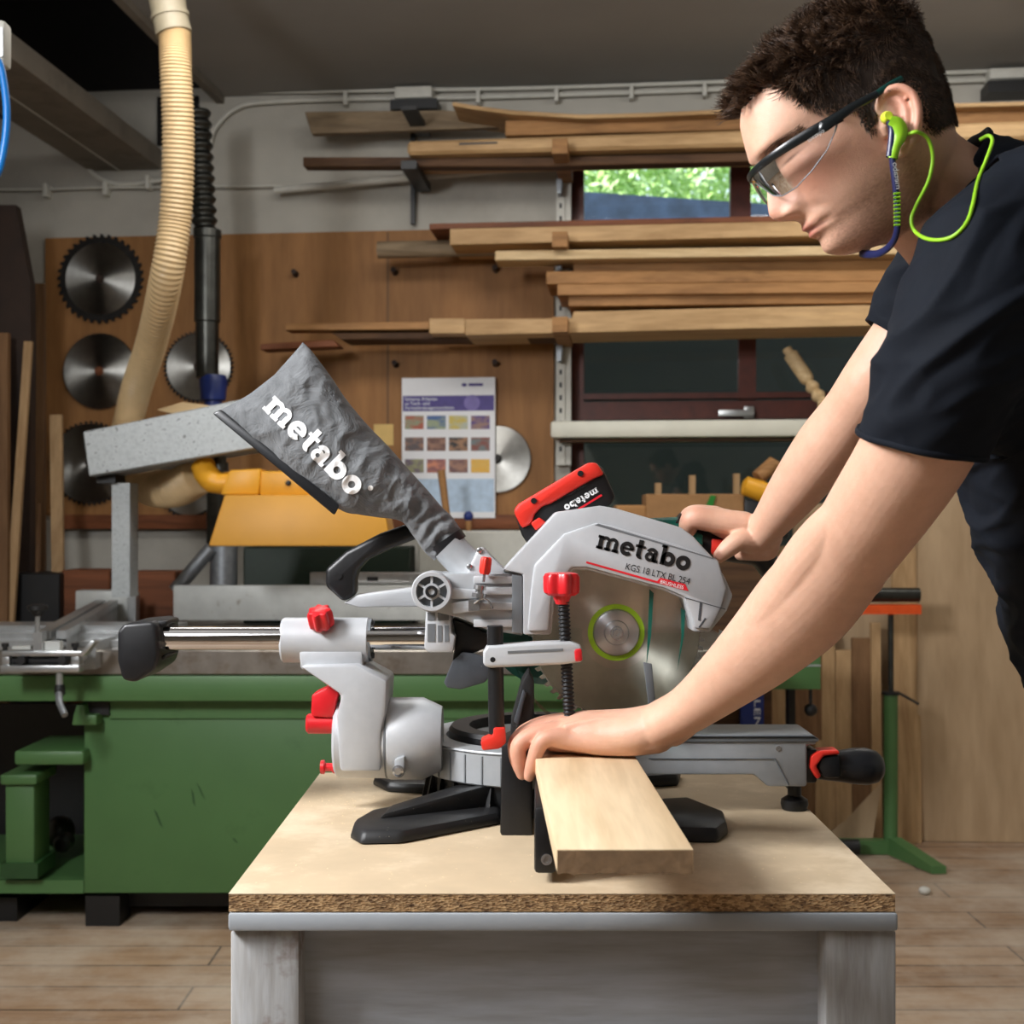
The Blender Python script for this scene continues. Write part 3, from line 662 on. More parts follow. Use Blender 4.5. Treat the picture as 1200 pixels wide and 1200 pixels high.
lean('lath', 'thin upright pale lath in front of the toothed blade', 58, 72, 486, 64, 77, 5.5, 5.1, .02, 'upright_pine', 'lath')
lean('plank', 'short dark upright board low beside the thin lath', 28, 45, 590, 25, 44, 5.4, 5.2, .03, 'upright_dark')
def wbox(name, label, cat, px, d, th, m, floor=True, bev=.004, group=None):
    """box-like thing whose front covers the pixel rectangle, carried down to the floor when floor is set"""
    x0, x1, y0, y1 = px; mb = MB(); a = P(x0, y1, d); b = P(x1, y0, d); mb.box(a.x, b.x, d, d+th, .002 if floor else a.z, b.z)
    if bev: mb.bevel(bev, 1)
    return solo(mb, name, m, label, cat, group)
wbox('crate', 'black crate low at the left behind the saw table', 'crate', (12, 70, 672, 800), 5.2, .25, 'black')
wbox('wood_box', 'dark reddish box behind the guard post', 'box', (72, 128, 668, 800), 5.25, .2, 'red_wood')
wbox('wood_box', 'dark reddish box right of the guard post', 'box', (150, 205, 670, 800), 5.2, .2, 'red_wood')
wbox('steel_cabinet', 'dark green steel cabinet under the yellow guard', 'cabinet', (285, 480, 641, 800), 5.15, .3, 'cabinet_dark', bev=.006)
wbox('steel_cabinet', 'grey white cabinet below the poster', 'cabinet', (490, 640, 622, 800), 5.25, .25, 'off_white', bev=.006)
s_ = MB(); s_.tube([P(517, 551, 5.3), P(523, 600, 5.3), P(527, 640, 5.3)], [.017, .015, .013], 12); solo(s_, 'wooden_stick', 'oak_brown', 'brown wooden stick standing in front of the poster', 'stick')
br_ = thing('brush', 'small brush handle with round blue tip below the poster', 'brush', P(549, 640, 5.3))
s_ = MB(); s_.tube([P(549, 640, 5.3), P(549, 610, 5.3)], .013, 12); s_.build('handle', 'oak_brown', br_); s_ = MB(); s_.ell(P(549, 605, 5.3), (.02, .02, .022)); s_.build('tip', 'blue_paint', br_)
# under the window: work surface with wooden box, sticks, yellow tool
wbox('workbench', 'dark bench below the window behind the saw', 'workbench', (655, 905, 632, 900), 5.05, .28, 'dark_board')
wbox('wood_box', 'long cardboard coloured box on the dark bench below the window', 'box', (757, 872, 579, 632), 5.1, .16, 'cardboard', False)
wbox('wood_block', 'brown wooden block beside the battery below the window', 'wood block', (722, 757, 592, 632), 5.1, .16, 'pine_warm', False)
for i, (x, yt) in enumerate(((772, 566), (812, 557), (864, 555))):
    s_ = MB(); s_.pxbox(x-4, x+3, yt, 632, 5.28, .03); solo(s_, 'stick', 'upright_pine', ['left short stick standing behind the long box', 'middle stick standing behind the long box', 'right stick behind the long box near the yellow tool'][i], 'stick', 'sticks behind the long box')
s_ = MB(); s_.pxprism([(826, 596), (833, 580), (839, 581), (834, 598)], 5.085, .012); solo(s_, 'clip', 'green_clip', 'green spring clip on the edge of the long box', 'clip')
yd = thing('power_tool', 'yellow hand tool lying right of the long box', 'power tool', P(890, 632, 5.1))
s_ = MB(); s_.lathe(P(870, 568, 5.1), (1, 0, -.35), [(0, .02), (.01, .038), (.09, .042), (.11, .03)], 18); s_.build('body', 'yellow_plastic', yd)
s_ = MB(); s_.tube([P(888, 560, 5.12), P(905, 545, 5.14), P(918, 552, 5.14)], [.03, .035, .025], 14); s_.build('handle', 'oak_brown', yd)
s_ = MB(); s_.pxbox(872, 925, 585, 632, 5.1, .12); s_.bevel(.01); s_.build('base', 'black', yd)
sp = thing('turned_spindle', 'turned wooden spindle leaning in front of the window', 'spindle', P(972, 485, 5.25))
pa = P(922, 409, 5.35); pb_ = P(978, 492, 5.22); ax = pb_-pa; L_ = ax.length; prof = []
for k in range(61):
    u = k/60
    r = .020 if u < .08 else (.030 if u < .42 else .017+.012*abs(math.sin(u*26)))
    prof.append((u*L_, r))
MB().lathe(pa, ax, prof, 16).build('shaft', 'pine_pale', sp)
# books/sign with white letters
sg = thing('sign_board', 'dark blue board with white upright lettering under the green machine wing', 'sign', P(882, 880, 5.0))
s_ = MB(); s_.pxbox(868, 895, 770, 905, 5.0, .03); s_.build('panel', 'blue_sign' if 'blue_sign' in MATS else 'blue_paint', sg)
s_ = MB(); text_mb(s_, 'ALLEN', P(884, 796, 4.999), (0, 0, -1), (1, 0, 0), .034, .0005, 0, 'LEFT', .19); s_.build('lettering', 'label_white', sg, smooth=False)
# right side boards leaning
wbox('dark_box', 'dark tall box under the green machine wing', 'box', (820, 872, 812, 950), 5.1, .1, 'dark_wood')
for i, (x0, x1, yt, m_, lab) in enumerate(((896, 922, 640, 'upright_pine', 'upright board left behind the black machine leg'), (926, 962, 650, 'upright_dark', 'brown upright board behind the small black ball knob'),
        (955, 978, 715, 'upright_pine', 'light upright board right of the green wing'), (979, 998, 762, 'upright_pine', 'short upright board second right of the green wing'), (999, 1020, 748, 'upright_dark', 'brown upright board with dark notch left of the roller stand'),
        (1021, 1032, 730, 'upright_pine', 'narrow upright board just left of the stand post'), (1046, 1078, 640, 'upright_pine', 'tall pale upright board between stand post and plywood sheet'))):
    lean('board', lab, x0, x1, yt, x0+1, x1+2, 5.36-.012*i, 5.22-.012*i, .025, m_, 'board')
lean('board', 'wide pale board behind the roller of the stand', 930, 1076, 590, 930, 1078, 5.42, 5.40, .02, 'sheet_ply', 'board')
s_ = MB(); s_.prism([Vector((P(1075, 0, 5.18).x, 5.18, .003)), Vector((2.35, 5.14, .003)), Vector((2.35, 5.25, 2.0)), Vector((P(1075, 0, 5.30).x, 5.29, 2.0))], (0.004, .03, 0))
ps = solo(s_, 'plywood_sheet', 'sheet_ply', 'large plain plywood sheet standing at the right wall', 'sheet')
rs = thing('roller_stand', 'green roller stand with orange bar beside the plywood sheet', 'roller stand', (P(1044, 0, 5.0).x, 5.0, 0))
X = P(1044, 0, 5.0).x; gz = lambda y: P(0, y, 5.0).z
MB().tube([(X, 5, .05), (X, 5, gz(812))], .027, 18).build('post', 'machine_green', rs)
MB().tube([(X, 5, gz(812)), (X, 5, gz(718))], .011, 12).build('rod', 'pipe_dark', rs)
s_ = MB(); s_.lathe((X, 5, gz(814)), (0, 0, 1), [(0, .034), (.012, .034)], 18); s_.tube([(X+.03, 4.99, gz(812)), (X+.10, 4.97, gz(824))], .005, 8); s_.build('collar', 'black', rs)
a = P(990, 0, 5).x; b = P(1076, 0, 5).x
MB().box(a, b, 4.96, 5.02, gz(719), gz(708)).build('cross_bar', 'orange_steel', rs)
MB().tube([(a, 4.99, gz(697)), (b, 4.99, gz(697))], .028, 16).build('roller', 'pipe_dark', rs)
s_ = MB(); s_.box(P(984, 0, 5).x, X, 4.97, 5.02, .003, .055); s_.build('foot_bar', 'machine_green', rs)
s_ = MB(); s_.hexa([(X-.02, 4.97, .003), (X+.03, 4.97, .003), (X+.115, 4.70, .003), (X+.06, 4.70, .003), (X-.02, 4.97, .07), (X+.03, 4.97, .07), (X+.115, 4.70, .03), (X+.06, 4.70, .03)]); s_.build('front_leg', 'machine_green', rs)
s_ = MB(); s_.lathe((P(945, 0, 4.9).x, 4.9, .05), (1, 0, 0), [(0, .02), (.02, .05), (.1, .05), (.12, .03), (.2, .03)], 14); s_.box(P(930, 0, 4.9).x, P(990, 0, 4.9).x, 4.84, 4.96, .002, .04)
solo(s_, 'motor', 'black', 'black machine part lying on the floor left of the roller stand', 'machine part')
s_ = MB(); s_.hexa([Vector((P(955, 0, 4.95).x, 5.06, .003)), Vector((P(1030, 0, 4.95).x, 5.06, .003)), Vector((P(1030, 0, 4.95).x, 5.08, .003)), Vector((P(955, 0, 4.95).x, 5.08, .003)), P(990, 962, 5.1), P(1034, 915, 5.1), P(1034, 915, 5.12), P(990, 962, 5.12)])
solo(s_, 'triangular_offcut', 'sheet_ply', 'pale triangular plywood piece behind the roller stand foot', 'offcut')
s_ = MB(); s_.ell((P(1083, 0, 3.9).x, P(1083, 1045, 4.4).y, .018), (.03, .02, .018)); s_.ell((P(1089, 0, 4.4).x, 4.45, .014), (.02, .02, .014)); solo(s_, 'paper_scrap', 'off_white', 'small pale scrap on the floor right of the bench', 'scrap')
# ------------------------------------------------------------------ bench
mat('bench_paint', (158, 163, 168), .55, var=.10, vscale=7, dirt=(112, 84, 62), dscale=9, dth=(.60, .72), bump=.2, bscale=60)
wood('bench_legs', (178, 179, 180), (152, 150, 148), 2, .6, 1.2, 10, bump=.25, dark=(104, 72, 50))
wood('bench_panel', (168, 173, 180), (146, 149, 154), 0, .5, .8, 9, bump=.15)
mat('board_face', (206, 184, 152), .7, var=.07, vscale=14, bump=.12, bscale=300, dirt=(228, 210, 182), dscale=7, dth=(.5, .75))
m, t = newmat('chip_edge')
v = t.coord((70, 70, 150)); vo = t.add('ShaderNodeTexVoronoi'); vo.inputs['Scale'].default_value = 3.2; t.link(v, vo.inputs['Vector'])
t.link(t.mix(.5, t.ramp(vo.outputs['Color'], [(.25, lin((84, 56, 32))), (.5, lin((164, 126, 84))), (.75, lin((206, 172, 128)))]), t.ramp(t.noise(v, 1.2, 4, .7), [(.35, lin((70, 46, 28))), (.6, lin((190, 154, 108)))])), t.b.inputs['Base Color'])
t.b.inputs['Roughness'].default_value = .85; t.bump(vo.outputs['Distance'], .5, .002)
BT = P(0, 1047, 1.44).z
bxl, bxr = P(268, 0, 1.44).x, P(1049, 0, 1.44).x; BY1 = 2.13
be = thing('workbench', 'grey painted wooden cabinet bench under the chipboard top', 'workbench', (0.05, 1.8, 0))
s_ = MB(); s_.box(bxl-.0005, bxr+.003, 1.437, BY1-.02, BT-.0425, BT-.0215); s_.bevel(.004); s_.build('top_rail', 'bench_paint', be)
z0 = BT-.042
for x0, x1 in ((bxl, P(352, 0, 1.45).x), (P(966, 0, 1.45).x, bxr+.004)):
    for y0, y1 in ((1.446, 1.53), (BY1-.09, BY1-.02)):
        s_ = MB(); s_.box(x0, x1, y0, y1, .001, z0); s_.bevel(.006); s_.build('leg', 'bench_legs', be)
s_ = MB(); s_.box(P(350, 0, 1.45).x, P(968, 0, 1.45).x, 1.482, 1.50, .08, z0); s_.build('front_panel', 'bench_panel', be)
s_ = MB(); s_.box(bxl+.01, bxl+.03, 1.52, BY1-.09, .08, z0).box(bxr-.03, bxr-.01, 1.52, BY1-.09, .08, z0); s_.build('side_panel', 'bench_panel', be)
bt = thing('bench_top', 'chipboard worktop plate carrying the mitre saw', 'worktop', (0.05, 1.8, BT-.02))
s_ = MB(); s_.box(bxl, bxr, 1.44, BY1, BT-.0205, BT-.001); s_.build('core', 'chip_edge', bt)
s_ = MB(); s_.box(bxl, bxr, 1.4397, BY1, BT-.001, BT); s_.build('face', 'board_face', bt)
def T(px, py):
    d = (CAMZ-BT)*F/(py-HZ); return Vector(((px-600)/F*d, d, BT))
sd = MB(); rn = random.Random(4)
for k in range(700):
    if k < 420:
        px, py = rn.gauss(440, 60), rn.gauss(938, 22)
    else: px, py = rn.uniform(300, 1000), rn.uniform(915, 1040)
    if py < 905: continue
    c = T(px, py)
    if not (bxl+.01 < c.x < bxr-.01 and 1.45 < c.y < BY1-.02): continue
    a = rn.uniform(0, PI); l = rn.uniform(.0006, .0022); u = Vector((math.cos(a), math.sin(a), .1))*l; w_ = Vector((-math.sin(a), math.cos(a), .1))*l*.5
    c.z += .0004
    sd.face([sd.v(c+u), sd.v(c+w_), sd.v(c-u), sd.v(c-w_)])
mat('sawdust_mat', (236, 214, 176), .9)
tag(sd.build('sawdust', 'sawdust_mat', smooth=False), 'fine pale sawdust scattered over the chipboard worktop', 'sawdust', kind='stuff')

# ------------------------------------------------------------------ mitre saw materials
mat('silver', (190, 192, 195), .38, .15, var=.03, vscale=60, bump=.06, bscale=900)
mat('silver_dark', (120, 124, 128), .42, .25, var=.05)
mat('grey_cast', (166, 169, 172), .42, .2, var=.05, vscale=50, bump=.08, bscale=900)
mat('black_plastic', (20, 20, 22), .42, var=.25, vscale=60, bump=.15, bscale=700)
mat('black_rubber', (24, 25, 28), .35, var=.2)
mat('dusty_black', (30, 30, 31), .5, var=.3, vscale=40, bump=.1, dirt=(150, 140, 122), dscale=170, dth=(.66, .72))
mat('grey_flap', (70, 74, 80), .45, var=.2, vscale=30, dirt=(150, 150, 150), dscale=150, dth=(.68, .74))
mat('red_plastic', (206, 30, 38), .35, var=.06, coat=.1)
mat('red_bright', (222, 52, 40), .35, var=.05)
mat('teal_plastic', (10, 92, 78), .4, var=.06)
mat('lime', (170, 214, 40), .45)
mat('chrome', (222, 222, 224), .08, 1.0, var=.02)
mat('steel_bolt', (190, 190, 192), .25, .9)
mat('ink_black', (16, 16, 18), .5); mat('ink_red', (214, 30, 44), .45); mat('ink_white', (240, 240, 240), .5); mat('ink_grey', (70, 72, 76), .5)
steel('saw_plate', (212, 206, 194), .46, .94)
steel('flange_steel', (216, 218, 222), .4, .85)
m, t = newmat('clear_guard')
tr = t.add('ShaderNodeBsdfTransparent'); tr.inputs[0].default_value = (.90, .955, .935, 1); gl = t.add('ShaderNodeBsdfGlossy'); gl.inputs['Roughness'].default_value = .06
fr = t.add('ShaderNodeFresnel'); fr.inputs[0].default_value = 1.35; mx = t.add('ShaderNodeMixShader')
t.link(fr.outputs[0], mx.inputs[0]); t.link(tr.outputs[0], mx.inputs[1]); t.link(gl.outputs[0], mx.inputs[2]); t.link(mx.outputs[0], t.n['Material Output'].inputs[0])
m, t = newmat('bag_fabric')
v = t.coord(); t.link(t.ramp(t.noise(v, 26, 5, .6), [(.3, lin((84, 86, 88))), (.7, lin((112, 114, 116)))]), t.b.inputs['Base Color'])
t.b.inputs['Roughness'].default_value = .8; t.b.inputs['Sheen Weight'].default_value = .2
f1 = t.noise(v, 28, 6, .62, 1.2); t.bump(f1, .8, .008)

SD = 1.80
saw = thing('mitre_saw', 'grey sliding mitre saw with red knobs and grey dust bag on the bench', 'mitre saw', (P(640, 0, 1.95).x, 1.95, BT))
def part(mb, name, m, parent=None, **k): return mb.build(name, m, parent or saw, **k)
def pp(px, d, th, bev=0.0, taper=1.0, seg=2):
    mb = MB(); mb.pxprism(px, d, th, taper)
    if bev: mb.bevel(bev, seg)
    return mb
# --- base
TC = P(627, 850, 1.95); tz = .976
s_ = MB(); s_.lathe((TC.x, TC.y, BT+.004), (0, 0, 1), [(0, .150), (.02, .158), (.042, .160)], 64); base = part(s_, 'base', 'dusty_black')
for k in range(14):
    a = PI + .15 + k*.2
    s_ = MB(); d = Vector((math.cos(a), math.sin(a), 0)); q = Vector((-d.y, d.x, 0))*.003; c = Vector((TC.x, TC.y, 0))
    s_.hexa([c+d*.15-q+Vector((0, 0, BT+.01)), c+d*.172-q+Vector((0, 0, BT+.006)), c+d*.172+q+Vector((0, 0, BT+.006)), c+d*.15+q+Vector((0, 0, BT+.01)),
             c+d*.15-q+Vector((0, 0, BT+.044)), c+d*.164-q+Vector((0, 0, BT+.044)), c+d*.164+q+Vector((0, 0, BT+.044)), c+d*.15+q+Vector((0, 0, BT+.044))])
    s_.build('rib', 'dusty_black', base)
s_ = MB(); s_.lathe((TC.x, TC.y, BT+.046), (0, 0, 1), [(0, .168), (.002, .170), (.044, .170), (.047, .173), (.0495, .172), (.0495, .135), (.040, .130)], 96)
bb = part(s_, 'base_ring', 'grey_cast')
for k in range(9):
    a = PI+.25+k*.17; d = Vector((math.cos(a), math.sin(a), 0)); q = Vector((-d.y, d.x, 0))*.0011; c = Vector((TC.x, TC.y, 0))
    s_ = MB(); s_.hexa([c+d*.165-q+Vector((0, 0, BT+.048)), c+d*.1712-q+Vector((0, 0, BT+.048)), c+d*.1712+q+Vector((0, 0, BT+.048)), c+d*.165+q+Vector((0, 0, BT+.048)),
             c+d*.165-q+Vector((0, 0, BT+.088)), c+d*.1712-q+Vector((0, 0, BT+.088)), c+d*.1712+q+Vector((0, 0, BT+.088)), c+d*.165+q+Vector((0, 0, BT+.088))])
    s_.build('seam', 'silver_dark', bb)
s_ = MB(); s_.lathe((TC.x, TC.y, tz-.012), (0, 0, 1), [(0, .130), (.020, .131), (.026, .127), (.026, .100), (.008, .098)], 80); part(s_, 'turntable_ring', 'black_plastic')
s_ = MB(); s_.lathe((TC.x, TC.y, tz-.012), (0, 0, 1), [(0, .098), (.012, .098)], 64); part(s_, 'turntable', 'grey_cast')
# feet
def foot(px, h, dirt=True, top=None):
    mb = MB(); mb.prism([T(x, y) + Vector((0, 0, .0005)) for x, y in px], (0, 0, h), .92); mb.bevel(.006, 2); f_ = part(mb, 'foot', 'dusty_black' if dirt else 'black_plastic')
    if top:
        mb = MB(); mb.hexa(top); mb.bevel(.004); mb.build('foot_arm', 'dusty_black', f_)
    return f_
Z = lambda h: Vector((0, 0, h))
foot([(409, 984), (421, 991), (470, 990), (592, 966), (592, 944), (520, 944), (432, 962), (412, 974)], .017, True,
     [T(440, 975)+Z(.012), T(585, 958)+Z(.012), T(585, 946)+Z(.012), T(450, 962)+Z(.012), T(450, 974)+Z(.024), T(590, 958)+Z(.052), T(590, 944)+Z(.052), T(460, 963)+Z(.024)])
foot([(436, 921), (452, 929), (545, 934), (560, 916), (470, 908), (440, 913)], .016, False)
foot([(770, 950), (782, 988), (842, 989), (854, 980), (850, 966), (806, 948)], .020, False)
foot([(740, 912), (742, 925), (796, 922), (799, 910), (780, 906)], .020, False)
# --- turntable arm to the right with handle and adjusting foot
s_ = pp([(735, 867), (957, 867), (957, 873), (946, 873), (946, 922), (900, 922), (884, 908), (735, 908)], 1.825, .085, .004); ar = part(s_, 'turntable_arm', 'grey_cast')
s_ = pp([(735, 861), (952, 861), (961, 867), (958, 870), (735, 870)], 1.822, .095, .002); s_.build('arm_cover', 'silver_dark', ar)
s_ = pp([(760, 863.2), (955, 863.2), (956, 864.6), (760, 864.6)], 1.8205, .002); s_.build('slot', 'ink_black', ar)
s_ = MB(); s_.tube([P(760, 889, 1.824), P(908, 889, 1.824)], .0008, 6); s_.tube([P(908, 889, 1.824), P(924, 920, 1.824)], .0012, 6); s_.build('crease', 'silver_dark', ar)
s_ = MB(); s_.lathe(P(912, 877, 1.826), (0, -1, 0), [(0, .004), (.002, .004), (.002, .002)], 12); s_.build('screw', 'steel_bolt', ar)
s_ = MB(); s_.lathe(P(931, 920, 1.86), (0, 0, -1), [(0, .010), (.018, .010), (.022, .009)], 16); ft = part(s_, 'adjusting_foot', 'black_plastic')
s_ = MB(); s_.lathe(Vector((P(931, 0, 1.86).x, 1.86, BT+.0005)), (0, 0, 1), [(0, .018), (.008, .020), (.014, .019), (.02, .010)], 20); s_.build('foot_pad', 'black_plastic', ft)
s_ = MB(); s_.pxbox(944, 958, 878, 918, 1.835, .05); s_.bevel(.004); gh = part(s_, 'handle_socket', 'black_plastic')
hx = [(950, .016), (968, .020), (985, .023), (1000, .026), (1015, .027), (1027, .023), (1034, .014), (1036.5, .004)]
s_ = MB(); s_.loft([[P(x, 899-1.5*math.sin((x-950)/86*PI), 1.86) + Vector((0, math.cos(a)*r*1.05, math.sin(a)*r)) for a in (2*PI*k/28 for k in range(28))] for x, r in hx]); s_.build('grip', 'black_rubber', gh)
s_ = pp([(951, 886), (962, 880), (983, 879), (985, 884), (966, 886), (957, 898), (963, 910), (958, 914), (949, 900)], 1.826, .03, .003); s_.build('lock_lever', 'red_bright', gh)
s_ = pp([(962, 888), (984, 884), (986, 912), (966, 912), (959, 900)], 1.829, .03, .004); s_.build('lever_core', 'black_rubber', gh)
# --- column with bevel pivot
RD = 1.85
s_ = MB(); s_.lathe(P(394, 865, 1.86), (1, 0, 0), [(0, .050), (.004, .056), (.068, .057), (.074, .0575)], 64); col_ = part(s_, 'pivot_housing', 'silver')
s_ = MB(); s_.lathe(P(455.5, 865, 1.86), (1, 0, 0), [(0, .0575), (.004, .059), (.050, .059), (.078, .046), (.079, .02)], 64); s_.build('pivot_cap', 'silver', col_)
s_ = MB(); s_.lathe(P(454, 865, 1.86), (1, 0, 0), [(0, .0585), (.0025, .0585)], 64); s_.build('pivot_seam', 'silver_dark', col_)
s_ = pp([(350, 781), (418, 779), (454, 798), (452, 835), (447, 858), (446, 905), (398, 905), (394, 840), (400, 815)], 1.80, .11, .006); part(s_, 'column', 'silver')
s_ = pp([(462, 904), (462, 890), (474, 886), (474, 908), (470, 912), (464, 912)], 1.796, .02, .003); sb = part(s_, 'stop_bracket', 'grey_cast')
s_ = MB(); s_.lathe(P(466.5, 903, 1.796), (0, -1, 0), [(0, .008), (.003, .008), (.004, .005), (.006, .005), (.006, .0025)], 16); s_.build('screw', 'steel_bolt', sb)
s_ = MB(); s_.tube([P(359.5, 848, 1.84), P(362, 848, 1.84), P(392, 848, 1.84)], [.012, .0145, .0145], 18); rl = part(s_, 'bevel_lever', 'red_plastic')
s_ = pp([(364, 840), (365, 814), (385, 804), (398, 812), (394, 822), (390, 842)], 1.825, .04, .004); s_.build('lever_arm', 'red_plastic', rl)
s_ = MB(); s_.lathe(P(376, 899, 1.85), (1, 0, 0), [(0, .010), (.005, .0105), (.007, .006), (.016, .006), (.018, .009), (.026, .009)], 16); part(s_, 'stop_pin', 'red_plastic')
# --- slide housing, rails, end cap
s_ = MB(); s_.lathe(P(331, 750, 1.85), (1, 0, 0), [(0, .030), (.003, .0325), (.124, .0325), (.126, .031)], 48); sh_ = part(s_, 'slide_housing', 'silver')
s_ = pp([(350, 762), (425, 762), (425, 785), (352, 785)], 1.82, .06, .004); s_.build('saddle', 'silver', sh_)
s_ = MB(); s_.lathe(P(432, 750, 1.85), (1, 0, 0), [(0, .031), (.005, .031)], 32); s_.build('housing_ring', 'silver_dark', sh_)
for x, y in ((435.5, 730), (435.5, 768)):
    s_ = MB(); s_.lathe(P(x, y, 1.83), (1, 0, 0), [(0, .005), (.004, .004)], 10); s_.build('screw', 'ink_black', sh_)
for dy, dd, zz in ((0, 1.835, 748), (0, 1.885, 747)):
    s_ = MB(); s_.tube([P(178, zz, dd), P(504, zz, dd)], .0165, 32); part(s_, 'slide_rail', 'chrome')
s_ = pp([(137, 740), (145, 731), (178, 728), (185, 734), (186, 770), (182, 784), (158, 800), (143, 797), (137, 775)], 1.80, .115, .010, 1, 3); ec = part(s_, 'rail_end_cap', 'black_plastic')
s_ = pp([(174, 728), (195, 727), (196, 733), (184, 739), (174, 739)], 1.82, .07, .004); s_.build('cap_clip', 'black_plastic', ec)
s_ = pp([(174, 768), (194, 768), (194, 773), (184, 776), (174, 776)], 1.82, .07, .004); s_.build('cap_clip', 'black_plastic', ec)
def star_knob(mb, c, ax, r, h, n=7):
    ax = Vector(ax).normalized(); u = ax.orthogonal().normalized(); w = ax.cross(u); rings = []
    for t_, k in ((0, .72), (.12*h, .95), (.3*h, 1), (.8*h, 1), (.95*h, .9), (h, .7)):
        rings.append([Vector(c)+ax*t_+(u*math.cos(a)+w*math.sin(a))*r*k*(1+.13*math.cos(n*a)) for a in (2*PI*i/84 for i in range(84))])
    mb.loft(rings)
s_ = MB(); star_knob(s_, P(378, 735, 1.825), (-.1, -.45, .85), .0165, .030); kn = part(s_, 'rail_knob', 'red_plastic')
s_ = MB(); s_.lathe(P(377, 715, 1.8105), (-.1, -.45, .85), [(0, .005), (.0008, .005)], 14); s_.build('knob_hole', 'ink_black', kn)
# --- saw head: hood
HD = 1.775
hood = [(589, 668), (651, 600), (703, 592.5), (721, 595.5), (798, 618), (812, 628), (835, 653), (850, 677), (859, 698), (852, 716), (832, 741), (812, 740.5), (810, 727), (801, 702), (777, 692), (732, 680), (688, 668), (672, 668), (660, 680), (650, 700), (646, 744), (613, 744), (613, 673)]
s_ = MB(); s_.pxprism(hood, HD, .085); s_.bevel(.0035, 2); ho_ = part(s_, 'blade_hood', 'silver')
inner = [(622, 694), (626, 662), (661, 625.5), (698, 613), (717, 616), (790, 637), (842, 656), (852, 690), (846, 712), (834, 737), (814, 737), (812, 727), (803, 700), (777, 689), (732, 677), (688, 665), (671, 665), (655, 680), (646, 702), (643, 740), (618, 740)]
s_ = MB(); s_.pxprism(inner, HD-.006, .012); s_.bevel(.004, 2); s_.build('hood_plate', 'silver', ho_)
HF = HD-.0064
s_ = pp([(697, 615.5), (701, 613.5), (840, 655), (834, 654.5)], HF, .002); s_.build('groove', 'silver_dark', ho_)
s_ = pp([(803, 701.2), (850, 714.5), (850, 713.4), (803, 700.1)], HF, .002); s_.build('groove', 'ink_grey', ho_)
s_ = MB(); s_.pxprism([(820, 706), (823, 707), (821, 728), (818, 727)], HF, .0006); s_.pxprism([(826, 724), (828, 725), (820, 736), (818.5, 735)], HF, .0006); s_.build('arrow_mark', 'ink_grey', ho_)
LQ, LADV = logo_quads()
def logo(mb, fn):
    for q in LQ:
        flat_poly(mb, q, fn)
s_ = MB(); an = math.radians(14.2); o_ = (698, 642); sc_ = 16.0
def fh(x, y, o_=o_, an=an, sc_=sc_):
    return P(o_[0]+(x*math.cos(an)+y*math.sin(an))*sc_, o_[1]+(x*math.sin(an)-y*math.cos(an))*sc_, HF-.0004)
logo(s_, fh); s_.build('logo', 'ink_black', ho_, smooth=False)
def ptext(mb, body, px, py, ang, size, width, d, align='LEFT', shear=0):
    a = math.radians(ang); text_mb(mb, body, P(px, py, d), (math.cos(a), 0, -math.sin(a)), (math.sin(a), 0, math.cos(a)), size/F*d, .0001, shear, align, width/F*d if width else None)
s_ = MB(); ptext(s_, 'KGS 18 LTX BL 254', 732, 667, 13.5, 11, 77, HF-.0004); s_.build('model_lettering', 'ink_black', ho_, smooth=False)
s_ = pp([(687, 657.6), (770, 681), (774, 677), (803, 684.5), (807, 692.8), (762, 681.2), (687, 660)], HF-.0003, .001); s_.build('red_stripe', 'ink_red', ho_)
s_ = MB(); ptext(s_, 'BRUSHLESS', 773, 683.3, 14.5, 6, 28, HF-.0005); s_.build('stripe_lettering', 'ink_white', ho_, smooth=False)
# --- blade, flange, guard
BC = P(722, 741, 1.83); BR = .1275
s_ = MB(); n = 60; pts = []
for k in range(n):
    for a, q in ((0, 1), (.4, .985), (.5, .945), (.95, .94)):
        an_ = 2*PI*(k+a)/n; pts.append(BC+Vector((math.cos(an_)*BR*q, 0, math.sin(an_)*BR*q)))
s_.prism(pts, (0, .0024, 0)); bl_ = MB()
bl_.lathe(BC, (0, -1, 0), [(-.002, BR*.93), (.0008, BR*.93), (.0008, .02)], 96); bl_ = part(bl_, 'blade', 'saw_plate', origin=BC); s_.build('teeth', 'steel_bolt', bl_)
s_ = MB(); s_.lathe(BC, (0, -1, 0), [(.0009, .0405), (.0014, .0405), (.0014, .0335), (.0009, .0335)], 64, cap=False); s_.build('colour_ring', 'lime', bl_)
s_ = MB(); s_.lathe(BC, (0, -1, 0), [(.0008, .033), (.006, .032), (.007, .029), (.007, .018), (.010, .0165), (.010, .009)], 64); fl = part(s_, 'flange', 'flange_steel', origin=BC)
s_ = MB(); s_.lathe(BC, (0, -1, 0), [(.010, .0095), (.013, .009), (.013, .006)], 24); s_.lathe(BC+Vector((0, -.013, 0)), (0, -1, 0), [(0, .0065), (.006, .006), (.006, .0035), (.003, .003)], 6); s_.build('bolt', 'steel_bolt', fl)
s_ = MB(); rg = 125/F*1.82
outl = [BC+Vector((math.cos(a)*rg, -.022, math.sin(a)*rg)) for a in (math.radians(172+k*3.2) for k in range(60))]
inl = [BC+Vector((math.cos(a)*.05, -.022, math.sin(a)*.05)) for a in (math.radians(172+k*3.2) for k in range(60))]
for k in range(59): s_.quad(outl[k], outl[k+1], inl[k+1], inl[k])
gd = part(s_, 'clear_guard', 'clear_guard')
s_ = MB()
for k in range(59): s_.quad(outl[k], outl[k+1], outl[k+1]+Vector((0, .05, 0)), outl[k]+Vector((0, .05, 0)))
s_.build('guard_rim', 'clear_guard', gd)
s_ = pp([(754, 776), (764, 778), (768, 820), (760, 826)], 1.800, .004, .001); s_.build('guard_link', 'silver_dark', gd)
